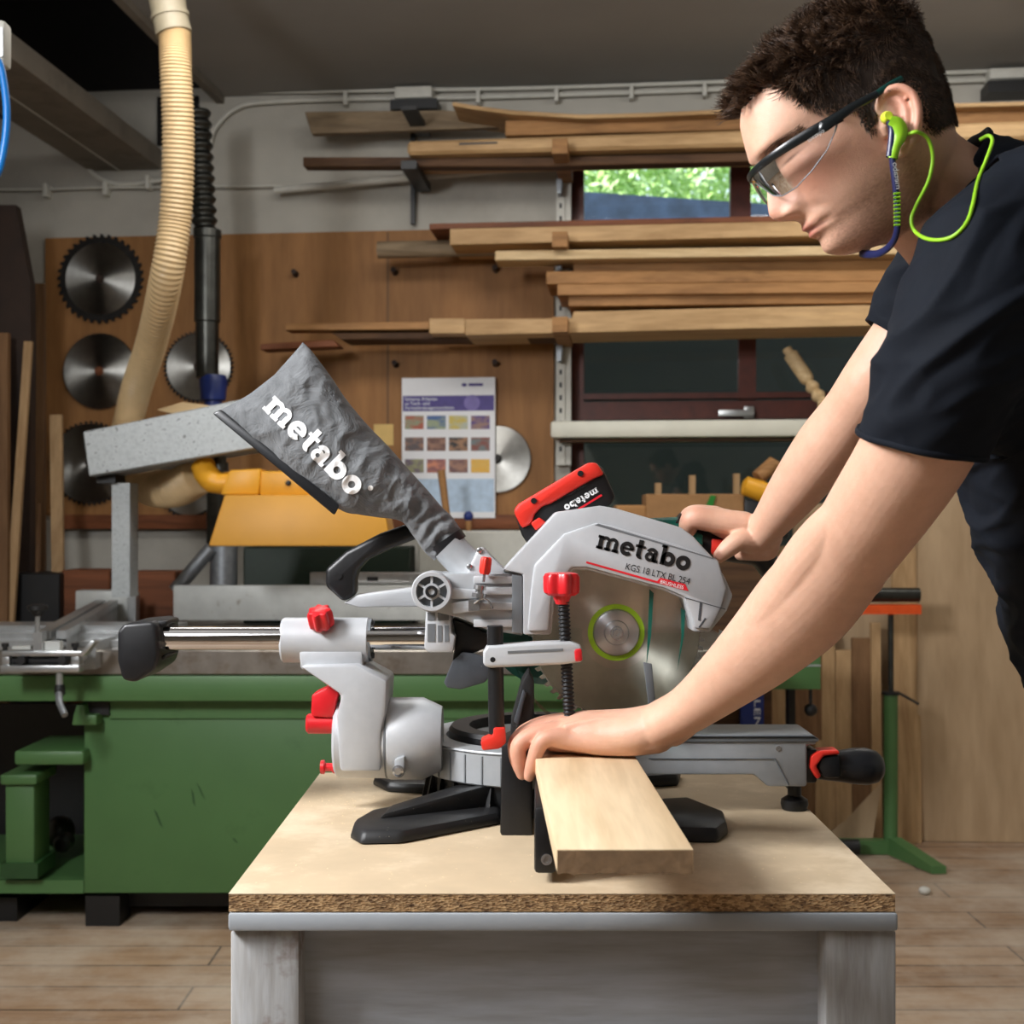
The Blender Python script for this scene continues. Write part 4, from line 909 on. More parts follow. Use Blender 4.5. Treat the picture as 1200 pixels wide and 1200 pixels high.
s_ = pp([(761, 690), (766, 695), (763, 745), (757.5, 780), (759.5, 740)], 1.8065, .002); s_.build('guard_reflection', 'teal_plastic', gd)  # both teal wedges are green reflections put in as solid strips
s_ = pp([(798, 712), (803, 716), (801.5, 745), (794, 785), (798.5, 748)], 1.8065, .002); s_.build('guard_reflection', 'teal_plastic', gd)
# motor body behind the blade
s_ = MB(); s_.lathe(P(640, 735, 1.862), (0, 1, 0), [(0, .075), (.01, .085), (.10, .085), (.12, .06)], 40); part(s_, 'motor', 'teal_plastic')
# --- carriage between rails and hood
s_ = pp([(500, 672), (613, 672), (613, 745), (570, 738), (540, 724), (530, 722), (500, 715)], 1.785, .09, .003); ca = part(s_, 'carriage', 'grey_cast')
for y in (675, 688, 706, 726):
    s_ = pp([(555, y), (601, y), (601, y+9), (555, y+9)], 1.780, .02, .0015); s_.build('rib', 'silver', ca)
s_ = pp([(600, 673), (612, 675), (612, 743), (600, 741)], 1.779, .03, .001); s_.build('edge_plate', 'silver_dark', ca)
wc = P(506, 693, 1.775)
s_ = MB(); s_.lathe(wc, (0, -1, 0), [(-.03, .028), (.006, .028), (.008, .0265), (.008, .0215), (-.004, .021)], 48, cap=False); wh = part(s_, 'pivot_wheel', 'silver')
s_ = MB(); s_.lathe(wc, (0, -1, 0), [(-.004, .022), (-.003, .0)], 40); s_.build('wheel_back', 'silver_dark', wh)
for k in range(6):
    a = math.radians(90+60*k); s_ = MB(); d = Vector((math.cos(a), 0, math.sin(a))); q = Vector((-d.z, 0, d.x))*.0016
    p0, p1 = wc+d*.009, wc+d*.022; s_.hexa([p0-q, p1-q, p1+q, p0+q] and [p0-q+Vector((0, -.005, 0)), p1-q+Vector((0, -.005, 0)), p1+q+Vector((0, -.005, 0)), p0+q+Vector((0, -.005, 0)), p0-q+Vector((0, .005, 0)), p1-q+Vector((0, .005, 0)), p1+q+Vector((0, .005, 0)), p0+q+Vector((0, .005, 0))]); s_.build('spoke', 'silver', wh)
s_ = MB(); s_.lathe(wc, (0, -1, 0), [(-.004, .0115), (.007, .0115), (.007, .008)], 24); s_.build('hub', 'silver', wh)
s_ = MB(); s_.lathe(wc, (0, -1, 0), [(.006, .0085), (.0095, .0085), (.0095, .005), (.006, .004)], 24); s_.build('hub_bolt', 'ink_black', wh)
s_ = pp([(499, 714), (528, 714), (529, 742), (534, 745), (531, 765), (502, 765), (497, 760)], 1.79, .085, .003); rb_ = part(s_, 'rail_block', 'silver')
for (x0, x1, y0, y1) in ((501, 510, 718, 727), (513, 526, 718, 727), (501, 510, 731, 752), (513, 518, 733, 752), (521, 526, 733, 752)):
    s_ = pp([(x0, y0), (x1, y0), (x1, y1), (x0, y1)], 1.7893, .003); s_.build('pocket', 'silver_dark', rb_)
s_ = pp([(526, 688), (560, 692), (560, 702), (528, 702)], 1.778, .02, .003); s_.build('link_bar', 'silver', ca)
s_ = pp([(528, 706), (562, 702), (562, 716), (530, 720)], 1.779, .02, .003); s_.build('link_bar', 'silver', ca)
# chip deflector
s_ = pp([(530, 724), (545, 730), (572, 742), (573, 758), (545, 770), (528, 790), (534, 750)], 1.815, .05, .004); cd_ = part(s_, 'chip_chute', 'black_plastic')
s_ = pp([(520, 800), (530, 775), (542, 764), (556, 766), (575, 772), (576, 790), (568, 800), (540, 808), (524, 806)], 1.80, .006, .002); s_.build('flap', 'grey_flap', cd_)
# trigger stop: red knob, pin, nut
s_ = MB(); star_knob(s_, P(568, 673, 1.77), (.12, 0, 1), .0075, .024, 5); rk = part(s_, 'depth_stop_knob', 'red_bright')
s_ = MB(); s_.tube([P(566.5, 682, 1.77), P(568, 670, 1.77)], .0022, 10); s_.lathe(P(561, 700, 1.765), (.12, 0, 1), [(0, .010), (.006, .010), (.006, .006), (.011, .006), (.011, .009), (.017, .0085)], 16); s_.build('stop_screw', 'steel_bolt', rk)
s_ = MB(); s_.tube(cat_rom([P(556, 707, 1.765), P(564, 702, 1.76), P(572, 704, 1.76), (P(577, 713, 1.76))], 14), .0014, 8); s_.pxbox(549, 562, 703, 716, 1.765, .015); s_.build('wire_clip', 'steel_bolt', rk)
# dust port, bag
s_ = MB(); s_.lathe(P(560, 676, 1.83), P(526, 641, 1.83)-P(560, 676, 1.83), [(0, .031), (.02, .027), (.024, .025), (.062, .0245)], 32); dp = part(s_, 'dust_port', 'grey_cast')
s_ = pp([(545, 676), (560, 642), (566, 641), (592, 668), (592, 680), (548, 684)], 1.80, .05, .005); s_.build('port_plate', 'silver', dp)
for x, y in ((550, 664), (562, 645)):
    s_ = MB(); s_.lathe(P(x, y, 1.80), (0, -1, 0), [(-.01, .004), (.002, .004), (.003, .002)], 12); s_.build('screw', 'steel_bolt', dp)
secs = [((541, 622), (509, 657), 17), ((530, 606), (497, 646), 19), ((517, 593), (485, 629), 20), ((498, 571), (470, 611), 25), ((478, 549), (441, 606), 31), ((455, 523), (421, 603), 36),
        ((428, 495), (400, 598), 39), ((405, 467), (360, 571), 39), ((389, 443), (325, 543), 35), ((375, 424), (296, 519), 27), ((365, 411), (269, 496), 16), ((355, 401), (250, 484), 5)]
BD = 1.835; NS, NRg = 240, 140
S = np.array([[a[0], a[1], b[0], b[1], t_] for a, b, t_ in secs], float)
def spl(u):
    v_ = cat_rom([Vector((r[0], r[1], 0)) for r in S], 1) if False else None
    x = u*(len(S)-1); i = min(int(x), len(S)-2); f_ = x-i
    p0, p1, p2, p3 = S[max(i-1, 0)], S[i], S[i+1], S[min(i+2, len(S)-1)]
    return .5*((2*p1)+(p2-p0)*f_+(2*p0-5*p1+4*p2-p3)*f_**2+(3*p1-p0-3*p2+p3)*f_**3)
rings = []
ax2 = np.array([300-525, 440-640]); ax2 = ax2/np.linalg.norm(ax2)
for i in range(NS):
    u = i/(NS-1); r = spl(u); U, L_ = r[:2], r[2:4]; c = (U+L_)/2; h = (U-L_)/2; ring = []
    for k in range(NRg):
        a = 2*PI*k/NRg; ca_, sa_ = math.cos(a), math.sin(a)
        e = abs(sa_)**.9*(1 if sa_ > 0 else -1)
        p = c + h*ca_
        if u > .80:
            w_ = (u-.80)/.20; p = p - ax2*(11*w_*w_*(1-ca_*ca_))
        wv = P(p[0], p[1], BD); dth = r[4]*e*BD/F
        nz = mnoise.noise(Vector((p[0]*.03, p[1]*.03, e)))*.6 + mnoise.noise(Vector((p[0]*.075, p[1]*.045, 3+e)))*.4
        # gathered folds run across the neck
        s_mouth = max(0, 1-u/.38)
        nz2 = math.sin(u*95 + 3*mnoise.noise(Vector((p[0]*.04, p[1]*.04, 7))) + 2*ca_)*s_mouth
        amp = .006*min(1, u*6)*min(1, (1-u)*8+.1)
        wv.y += -dth + (-amp*nz - .0035*nz2*min(1, u*12))*abs(e)
        rdg = 1-abs(mnoise.noise(Vector((p[0]*.028+p[1]*.012, p[1]*.022-p[0]*.016, 11+.4*e))))*2
        rd2 = 1-abs(mnoise.noise(Vector((p[0]*.06, p[1]*.05+4, 21+.4*e))))*2
        wv.y -= (.0052*max(0, rdg-.35)+.0026*max(0, rd2-.3))*abs(e)*min(1, (1-u)*7)*(1 if sa_ > 0 else -1)
        ring.append(wv)
    rings.append(ring)
s_ = MB(); s_.loft(rings); bag = part(s_, 'dust_bag', 'bag_fabric', sharp=80)
bvh_bm = bmesh.new(); bvh_bm.from_mesh(bag.data); bag_t = BVHTree.FromBMesh(bvh_bm); bag_o = world_loc(bag)
def on_bag(px, py, off=.0016):
    p = P(px, py, BD); o = cam.location; d = (p-o).normalized()
    hit = bag_t.ray_cast(o-bag_o, d)
    return (hit[0]+bag_o - d*off) if hit[0] is not None else p-Vector((0, .05, 0))
s_ = MB(); an2 = math.radians(44.8); o2 = (307, 478.5); sc2 = 21.2
def fb_(x, y): return on_bag(o2[0]+(x*math.cos(an2)+y*math.sin(an2))*sc2, o2[1]+(x*math.sin(an2)-y*math.cos(an2))*sc2)
def sub(q, n=2):
    a, b, c, d = [Vector((*p, 0)) for p in q]; out = []
    for i in range(n):
        for j in range(n):
            f_ = lambda s1, t1: ((a*(1-s1)+b*s1)*(1-t1)+(d*(1-s1)+c*s1)*t1)
            out.append([f_(i/n, j/n)[:2], f_((i+1)/n, j/n)[:2], f_((i+1)/n, (j+1)/n)[:2], f_(i/n, (j+1)/n)[:2]])
    return out
for q in LQ:
    for q2 in sub(q, 6): flat_poly(s_, q2, fb_)
flat_poly(s_, [(7.36+.15*math.cos(k*PI/8), 1.10+.15*math.sin(k*PI/8)) for k in range(16)], fb_)
s_.build('logo', 'ink_white', bag, smooth=False)
s_ = MB(); f0, f1 = BD-.010, BD-.040
s_.hexa([P(249, 484.5, f0), P(392, 604, f1), P(392, 604, BD+.02), P(249, 484.5, BD+.01), P(259, 479.5, f0), P(398, 592, f1), P(398, 592, BD+.02), P(259, 479.5, BD+.01)])
s_.bevel(.003); s_.build('closing_strip', 'black_rubber', bag)
s_ = MB(); s_.tube([P(542, 624, BD), P(542, 624, BD)] and [P(539, 614, BD)*.5+P(504, 650, BD)*.5 + (P(525, 640, BD)-P(510, 622, BD))*.0, P(544, 622, BD)*.5+P(511, 660, BD)*.5], [.0275, .0275], 28); s_.build('bag_cuff', 'black_rubber', bag)
# --- carry handle
s_ = pp([(381, 667), (405, 646), (445, 625), (487, 610), (520, 601), (525, 619), (486, 632), (457, 643), (430, 656), (419, 668), (416, 678), (416, 697), (402, 706), (381, 687)], 1.868, .045, .007, 1, 3); chd = part(s_, 'carry_handle', 'black_plastic')
s_ = MB(); s_.lathe(P(397.5, 675, 1.869), (0, -1, 0), [(0, .0045), (.0025, .0045), (.0025, .002)], 14); s_.build('screw', 'ink_black', chd)
s_ = pp([(402, 707), (417, 697), (488, 688), (500, 690), (500, 711), (420, 712)], 1.872, .04, .004); s_.build('handle_bracket', 'silver', chd)
# --- battery
def rotbox(mb, corners, d, th, bev=.004): mb.pxprism(corners, d, th); mb.bevel(bev, 2); return mb
s_ = rotbox(MB(), [(603, 602), (690, 543), (705, 545), (722, 582), (716, 592), (620, 640), (612, 628)], 1.82, .075, .006); bat = part(s_, 'battery', 'black_plastic')
s_ = rotbox(MB(), [(602, 597), (608, 590), (690, 541.5), (700, 542), (709, 556), (696, 561), (646, 590), (634, 594), (626, 604), (624, 613), (612, 620), (604, 604)], 1.815, .085, .005); s_.build('battery_frame', 'red_bright', bat)
s_ = rotbox(MB(), [(622, 613), (632, 606), (640, 612), (628, 622)], 1.814, .02, .002); s_.build('battery_latch', 'red_bright', bat)
for x, y in ((625.5, 587), (680, 555)):
    s_ = MB(); s_.lathe(P(x, y, 1.816), (0, -1, 0), [(0, .0042), (.0025, .0042), (.0025, .002)], 12); s_.build('screw', 'ink_black', bat)
s_ = MB(); an3 = math.radians(180-29.5); o3 = (698.5, 571); sc3 = 6.3
def fbat(x, y): return P(o3[0]+(x*math.cos(an3)+y*math.sin(an3))*sc3, o3[1]+(x*math.sin(an3)-y*math.cos(an3))*sc3, 1.8190)
logo(s_, fbat); s_.build('logo', 'ink_white', bat, smooth=False)
s_ = pp([(677, 596), (679, 597.5), (706, 581), (704.5, 579)], 1.8185, .001); s_.build('red_line', 'ink_red', bat)
s_ = MB(); ptext(s_, '18V LiHD', 686, 566, 150.5, 5, 22, 1.8188); ptext(s_, '5.5 Ah', 664, 577, 150.5, 5, 14, 1.8188); s_.build('battery_lettering', 'ink_grey', bat, smooth=False)
# --- main handle behind the hood
s_ = MB(); s_.tube(cat_rom([P(790, 612, 1.90), P(818, 630, 1.90), P(850, 643, 1.90), (P(888, 650, 1.90)), P(905, 668, 1.91)], 24), [(.018, .020)]*25, 20); mh = part(s_, 'main_handle', 'black_rubber')
s_ = pp([(834, 631), (851, 633), (852, 648), (840, 655), (834, 648)], 1.876, .012, .003); s_.build('trigger', 'red_bright', mh)
s_ = pp([(808, 622), (824, 626), (824, 640), (812, 634)], 1.876, .012, .003); s_.build('handle_collar', 'teal_plastic', mh)
s_ = MB(); s_.tube([P(720, 640, 1.90), P(800, 625, 1.90)], [.04, .025], 20); s_.build('handle_root', 'teal_plastic', mh)
# --- fence and clamp
s_ = pp([(588, 874), (600, 868), (624, 872), (624, 980), (620, 982), (588, 980), (586, 976)], 1.705, .09, .005); fe = part(s_, 'fence', 'black_plastic')
s_ = pp([(598, 872), (599, 846), (612, 798), (620, 786), (626, 800), (626, 872)], 1.73, .05, .003); s_.build('fence_brace', 'dusty_black', fe)
s_ = pp([(602, 846), (613, 808), (617, 812), (608, 850)], 1.725, .01, .002); s_.build('brace_rib', 'grey_flap', fe)
fx = P(626, 0, 1.475).x; fx1 = P(652, 0, 1.475).x
s_ = MB(); s_.hexa([(fx, 1.475, BT+.012), (fx1, 1.475, BT+.012), (.065, 1.68, BT+.012), (.03, 1.68, BT+.012), (fx, 1.475, .970), (fx1, 1.475, .970), (.065, 1.68, .972), (.03, 1.68, .972)]); s_.bevel(.005); fe2 = s_.build('fence_extension', 'black_plastic', fe)
s_ = MB(); s_.lathe(P(640.5, 1007, 1.475), (0, -1, 0), [(0, .0065), (.002, .0065), (.002, .004), (.0005, .0038)], 20); s_.build('bolt', 'steel_bolt', fe)
cr = MB(); cr.tube([P(580, 733, 1.66), P(582, 860, 1.66)], .0105, 18); cr.bevel(.001, 1); cr = part(cr, 'clamp_post', 'black_plastic')
s_ = pp([(563, 868), (578, 862), (578, 853), (592, 853), (593, 871), (585, 878), (565, 880)], 1.645, .03, .003); s_.build('clamp_lever', 'red_bright', cr)
s_ = pp([(566, 765), (570, 757), (640, 753), (668, 752), (682, 757), (683, 776), (660, 779), (572, 783), (566, 779)], 1.645, .032, .005, 1, 3); ca2 = s_.build('clamp_arm', 'silver', cr)
s_ = pp([(595, 763), (660, 760), (660, 763), (595, 766)], 1.6445, .002); s_.build('arm_groove', 'silver_dark', cr)
s_ = MB(); s_.lathe(P(577.5, 773, 1.646), (0, -1, 0), [(0, .0035), (.0012, .0035)], 12); s_.build('screw', 'ink_black', cr)
s_ = pp([(673, 761), (682, 760), (683, 775), (674, 776)], 1.642, .034, .003); s_.build('quick_release', 'red_plastic', cr)
zt = [P(660, 700, 1.66), P(667, 838, 1.66)]; pts = [zt[0].lerp(zt[1], i/240) for i in range(241)]
s_ = MB(); s_.tube(pts, [.0072+.0011*math.sin(2*PI*30*i/240) for i in range(241)], 14); s_.build('clamp_spindle', 'black_plastic', cr, sharp=60)
s_ = MB(); star_knob(s_, P(658, 698, 1.66), (0, 0, 1), .0215, .030, 6); ck_ = s_.build('clamp_knob', 'red_plastic', cr)
s_ = MB(); s_.lathe(P(658.5, 708, 1.66), (0, 0, 1), [(0, .008), (.01, .012), (.014, .012)], 20); s_.build('clamp_collar', 'red_plastic', cr)

# ------------------------------------------------------------------ workpiece
mat('end_grain', (146, 118, 88), .8, var=.25, vscale=60, bump=.5, bscale=120)
wood('workpiece_wood', (230, 206, 170), (218, 190, 150), 1, .55, .5, 12, bump=.05)
wp = thing('wooden_board', 'pale planed board under the hand, its cut end towards the camera', 'board', (P(730, 0, 1.173).x, 1.45, .977))
a0, a1 = P(652, 0, 1.173).x, P(813, 0, 1.173).x; dx = P(627, 0, 1.63).x - a0; b0 = a0+dx*1.25; b1 = P(745, 0, 1.63).x; b1 = a1+(b1-a1)*1.25
s_ = MB(); s_.hexa([(a0, 1.173, .978), (a1, 1.173, .978), (b1, 1.75, .978), (b0, 1.75, .978), (a0, 1.173, .999), (a1, 1.173, .999), (b1, 1.75, .999), (b0, 1.75, .999)]); s_.bevel(.0015, 2); s_.build('plank', 'workpiece_wood', wp)
s_ = MB(); n = 46; lo = []; up = []
for k in range(n+1):
    u = k/n; x = a0+.001+(a1-a0-.002)*u; jag = .0022*mnoise.noise(Vector((u*11, 3, 0)))+.0012*mnoise.noise(Vector((u*34, 9, 0)))
    lo.append((x, .978+jag-.0015)); up.append((x, .9978))
for k in range(n):
    s_.quad((lo[k][0], 1.1722, lo[k][1]), (lo[k+1][0], 1.1722, lo[k+1][1]), (up[k+1][0], 1.1722, up[k+1][1]), (up[k][0], 1.1722, up[k][1]))
    s_.quad((lo[k][0], 1.1722, lo[k][1]), (lo[k+1][0], 1.1722, lo[k+1][1]), (lo[k+1][0], 1.18, .9785), (lo[k][0], 1.18, .9785))
s_.build('cut_end', 'end_grain', wp, smooth=False)
# ------------------------------------------------------------------ the man
def px_tube(mb, pts, n=28, ratio=1.0):
    """limb: points (px, py, depth, radius_px[, lateral ratio])"""
    path = [P(p[0], p[1], p[2]) for p in pts]; q = cat_rom(path, 6*(len(pts)-1))
    rad = cat_rom([Vector((p[3]/F*p[2], (p[4] if len(p) > 4 else ratio)*p[3]/F*p[2], 0)) for p in pts], 6*(len(pts)-1))
    # round ends
    t0 = (q[0]-q[1]).normalized(); t1 = (q[-1]-q[-2]).normalized(); r0, r1 = rad[0], rad[-1]
    pre = [(q[0]+t0*min(r0[:2])*math.sin(a), r0*math.cos(a)) for a in (1.45, 1.1, .75, .4)]
    post = [(q[-1]+t1*min(r1[:2])*math.sin(a), r1*math.cos(a)) for a in (.4, .75, 1.1, 1.45)]
    seq = pre + list(zip(q, rad)) + post
    mb.tube([s[0] for s in seq], [(max(s[1][0], 1e-4), max(s[1][1], 1e-4)) for s in seq], n, ref=(0, 1, 0))
HY = 1.36; HS = HY/F
UPV = Vector((-.574, 0, .819)); FWV = Vector((-.819, 0, -.574)); LAT = Vector((0, -1, 0))
HO = P(1045, 148, HY)
def HL(a, b, c): return HO + (UPV*a + FWV*b + LAT*c)*HS
def to_h(p):
    d = (Vector(p)-HO)/HS; return d.dot(UPV), d.dot(FWV), d.dot(LAT)
def hpx(px, py):
    vx, vz = px-1045, -(py-148); return vx*-.574+vz*.819, vx*-.819+vz*-.574
_GRID = np.arange(-112, 155.5, .5); _TC = {}
def interp(tab, x):
    k = id(tab)
    if k not in _TC:
        v_ = np.interp(_GRID, [t_[0] for t_ in tab], [t_[1] for t_ in tab]); sg = 3 if tab is FRONT else (9 if tab is WID else (8 if tab is BACK else 2)); n_ = int(sg*2*3)
        kr = np.exp(-.5*(np.arange(-n_, n_+1)/(sg*2))**2); kr /= kr.sum()
        sm_ = np.convolve(np.concatenate([2*v_[0]-v_[n_:0:-1], v_, 2*v_[-1]-v_[-2:-n_-2:-1]]), kr, 'valid')
        w_ = np.clip((150-_GRID)/10, 0, 1)*np.clip((_GRID+112)/8, 0, 1) if tab in (FRONT, BACK, WID) else 1
        _TC[k] = sm_*w_+v_*(1-w_)
    return float(np.interp(x, _GRID, _TC[k]))
FRONT = [(-112, 60), (-106, 90), (-100, 112), (-96, 124), (-90, 134), (-82, 141), (-74, 145), (-68, 145), (-60, 143.5), (-55, 146), (-50, 149.5), (-45, 149), (-41, 151), (-36, 151), (-27, 149), (-10, 147), (10, 145), (25, 145), (40, 147), (52, 152), (62, 156), (74, 154), (85, 150), (104, 143), (120, 130), (135, 108), (146, 78), (153, 42), (155, 0)]
BACK = [(-112, 20), (-100, -10), (-80, -35), (-60, -48), (-27, -60), (0, -70), (42, -82), (82, -86), (110, -80), (130, -64), (146, -40), (153, -20), (155, -14)]
WID = [(-112, 22), (-104, 34), (-96, 41), (-85, 46), (-70, 54), (-50, 63), (-25, 71), (0, 75), (25, 77), (45, 79), (65, 81), (85, 80), (105, 74), (125, 60), (140, 42), (150, 23), (155, 8)]
NOSE = [(-30, 0), (-24, 9), (-18, 21), (-12, 28), (-6, 31.5), (0, 31), (8, 27), (20, 20), (32, 12), (42, 5), (52, 1), (60, 0)]
NOSEW = [(-30, 18), (-15, 17), (-5, 14), (10, 11), (30, 9), (55, 10)]
def g2(x, s): return math.exp(-(x/s)**2)
def head_point(a, th):
    bf, bb, w = interp(FRONT, a), interp(BACK, a), interp(WID, a)
    bm = 5+.55*14*math.log1p(math.exp((-24-a)/14))
    bm = min(bm, bf-6); bm = max(bm, bb+6)
    c_, s_ = math.cos(th), math.sin(th)
    nf = 2.1+.25*min(1, max(0, (a+75)/70))
    e = 2/nf
    if c_ >= 0: b = bm+(bf-bm)*abs(c_)**e
    else: b = bm+(bb-bm)*abs(c_)**.92
    c = w*abs(s_)**(e if c_ >= 0 else .95)*(1 if s_ >= 0 else -1)
    if c_ > 0:
        ac = abs(c); fr = min(1, max(0, (b-60)/40))
        d = interp(NOSE, a)*g2(c, interp(NOSEW, a))
        d += 9*g2(a+14, 8)*g2(ac-17, 7) - 3.5*g2(a+12, 12)*g2(ac-27, 4)                      # nostril wings
        d -= 5*g2(a+22, 4)*g2(ac-8, 5)
        d -= 12*g2(a-40, 13)*g2(ac-33, 19)                    # sockets
        d += 7.5*g2(a-37, 9)*g2(ac-34, 14)                    # closed lids over the eyeball
        d -= 2.2*g2(a-33, 1.8)*g2(ac-34, 15)                  # lash line
        d += 3.5*g2(a-60, 9)*g2(ac-32, 22)                    # brow
        d += 5*g2(a-12, 16)*g2(ac-58, 20)                     # cheekbone
        d -= 2.5*g2(a+30, 24)*g2(ac-52, 18)                     # hollow cheek
        d += 4.5*g2(a+40, 4.5)*g2(c, 21) + 5.0*g2(a+51, 4.8)*g2(c, 18)   # lips
        d -= 5.5*g2(a+45.2-.004*c*c*-1, 2.1)*g2(c, 30)
        d -= 3*g2(a+46, 4)*g2(ac-30, 6)                       # mouth corners
        d -= 2*g2(a+31, 6)*g2(c, 4)                           # philtrum
        d += 4*g2(a+76, 12)*g2(c, 20)
        d -= 2.2*g2(a+20+(ac-24)*.9, 6)*g2(ac-31, 9)        # nasolabial fold
        b += d*fr
    if c_ > -.9:
        c *= 1+.035*g2(a+52, 22)*g2(b-25, 35)                 # jaw angle
    return a, b, c
hb = MB(); avals = np.concatenate([np.linspace(-112, 60, 150), np.linspace(61, 155, 60)])
rings = []
for a in avals:
    ring = []
    for k in range(200):
        u = k/200; th = 2*PI*u
        th = th - .55*math.sin(th)*(1 if True else 0)*.9      # denser at the front
        ring.append(HL(*head_point(a, th)))
    rings.append(ring)
hb.loft(rings)
# ear (left, towards the camera; mirrored on the far side)
def hp(px, py, c):
    a, b, q_ = to_h(P(px, py, HY-abs(c)*HS)); return HL(a, b, c)
def near_ab(px, py, c):
    return to_h(P(px, py, HY-abs(c)*HS))[:2]
for sgn in (1, -1):
    ol = [(1030, 135), (1029, 124), (1036, 110), (1048, 103), (1060, 104), (1071, 113), (1076, 130), (1074, 150), (1067, 167), (1058, 178), (1050, 179), (1046, 170)]
    cc = [76, 79, 84, 89, 93, 96, 97, 95, 90, 84, 80, 77]
    path = cat_rom([hp(x, y, sgn*c) for (x, y), c in zip(ol, cc)], 60)
    hb.tube(path, [.0035+.0012*math.sin(i/60*PI) + (.0016 if i > 46 else 0) for i in range(61)], 10)
    ah = [(1042, 118), (1052, 116), (1061, 126), (1063, 142), (1060, 158), (1053, 166)]
    hb.tube(cat_rom([hp(x, y, sgn*c) for (x, y), c in zip(ah, (80, 84, 88, 89, 87, 82))], 24), .0046, 10)
    hb.tube([hp(1033, 140, sgn*76), hp(1036, 150, sgn*80), hp(1040, 160, sgn*78)], [.004, .0055, .004], 10)
    rot = Matrix((UPV, FWV, LAT)).transposed()
    ca_, cb_ = near_ab(1056, 140, 79); hb.ell(HL(ca_, cb_, sgn*79), (.030, .018, .0065), rot @ Matrix.Rotation(.12, 3, 'Z') if False else rot)
    ca_, cb_ = near_ab(1054, 170, 80); hb.ell(HL(ca_, cb_, sgn*80), (.011, .010, .006), rot)
# neck, torso
px_tube(hb, [(1052, 170, 1.36, 55, .95), (1085, 212, 1.375, 62, .95), (1118, 240, 1.395, 68, 1.0), (1160, 275, 1.42, 84, 1.2), (1185, 310, 1.43, 92, 1.4)], 40)
px_tube(hb, [(1046, 240, 1.36, 34, 1.1), (1080, 268, 1.375, 36, 1.1), (1105, 300, 1.39, 36, 1.0)], 24)
px_tube(hb, [(1185, 275, 1.43, 78, 1.6), (1205, 380, 1.43, 110, 1.28), (1238, 520, 1.43, 102, 1.3), (1285, 680, 1.43, 94, 1.35), (1310, 760, 1.43, 86, 1.35)], 40)
# near (left) arm
px_tube(hb, [(1195, 335, 1.25, 58, .9), (1120, 420, 1.238, 68, .95), (1079, 518, 1.275, 65, .9), (1033, 592, 1.335, 60, .86), (992, 650, 1.40, 55, .84), (944, 707, 1.46, 58, .84), (893, 759, 1.505, 48, .82), (846, 800, 1.55, 36.5, .86), (806, 831, 1.59, 28.5, 1.05), (772, 850, 1.62, 27, 1.2)], 40)
px_tube(hb, [(995, 680, 1.41, 30), (1012, 678, 1.40, 24)], 20)                     # elbow point
px_tube(hb, [(1012, 570, 1.325, 12), (988, 604, 1.352, 25), (957, 648, 1.407, 34), (905, 718, 1.468, 28), (868, 768, 1.51, 20)], 24)  # brachioradialis ridge
px_tube(hb, [(805, 850, 1.60, 14), (790, 862, 1.61, 13)], 16)                        # wrist bone
# left hand, lying on the board with fingers over its edge
hand = [(780, 848, 1.62, 26, 1.25), (745, 857, 1.638, 27.5, 1.45), (712, 859, 1.655, 27, 1.55), (680, 858, 1.664, 24.5, 1.65), (652, 862, 1.668, 19, 1.75)]
px_tube(hb, hand, 36)
px_tube(hb, [(770, 862, 1.615, 21), (738, 867, 1.622, 19), (704, 868.5, 1.628, 16.5), (674, 867, 1.631, 13.5), (650, 865.5, 1.629, 11)], 20)   # little finger side of the palm
def finger(pts): px_tube(hb, pts, 16)
finger([(676, 866, 1.632, 12), (650, 864, 1.628, 11), (634, 870, 1.626, 10), (625, 892, 1.628, 8.6), (620.5, 909, 1.632, 7.2)])
finger([(664, 856, 1.652, 13), (630, 860, 1.648, 11), (609, 873, 1.645, 10.5), (608, 892, 1.646, 9), (612, 907, 1.65, 7.5)])
finger([(660, 850, 1.676, 13.5), (630, 854, 1.674, 11.5), (607, 868, 1.672, 10.5), (605, 886, 1.673, 9), (609, 901, 1.676, 7.5)])
finger([(660, 848, 1.70, 13.5), (634, 851, 1.70, 11.5), (612, 862, 1.70, 10.5), (607, 880, 1.70, 9), (610, 894, 1.70, 7.5)])
finger([(735, 858, 1.69, 15), (705, 866, 1.722, 13), (680, 873, 1.735, 11), (662, 877, 1.735, 8)])
for x, y, d in ((652, 849, 1.657), (655, 843, 1.68), (668, 858, 1.632)):
    px_tube(hb, [(x+8, y+3, d, 9), (x-4, y+4, d, 9)], 14)
for (xa, ya, da), (xb, yb, db) in (((738, 838, 1.622), (664, 848, 1.632)), ((738, 833, 1.645), (656, 842, 1.655))):
    px_tube(hb, [(xa, ya+4, da, 3), ((xa+xb)/2, (ya+yb)/2+1.5, (da+db)/2, 4.2), (xb, yb+4, db, 5)], 10)
# far (right) arm
px_tube(hb, [(1135, 310, 1.60, 58), (1085, 370, 1.62, 46), (1030, 440, 1.645, 39), (1000, 483, 1.69, 36.5), (968, 525, 1.735, 37), (932, 573, 1.79, 31), (905, 609, 1.84, 23, 1.1), (890, 627, 1.87, 19.5, 1.25)], 32)
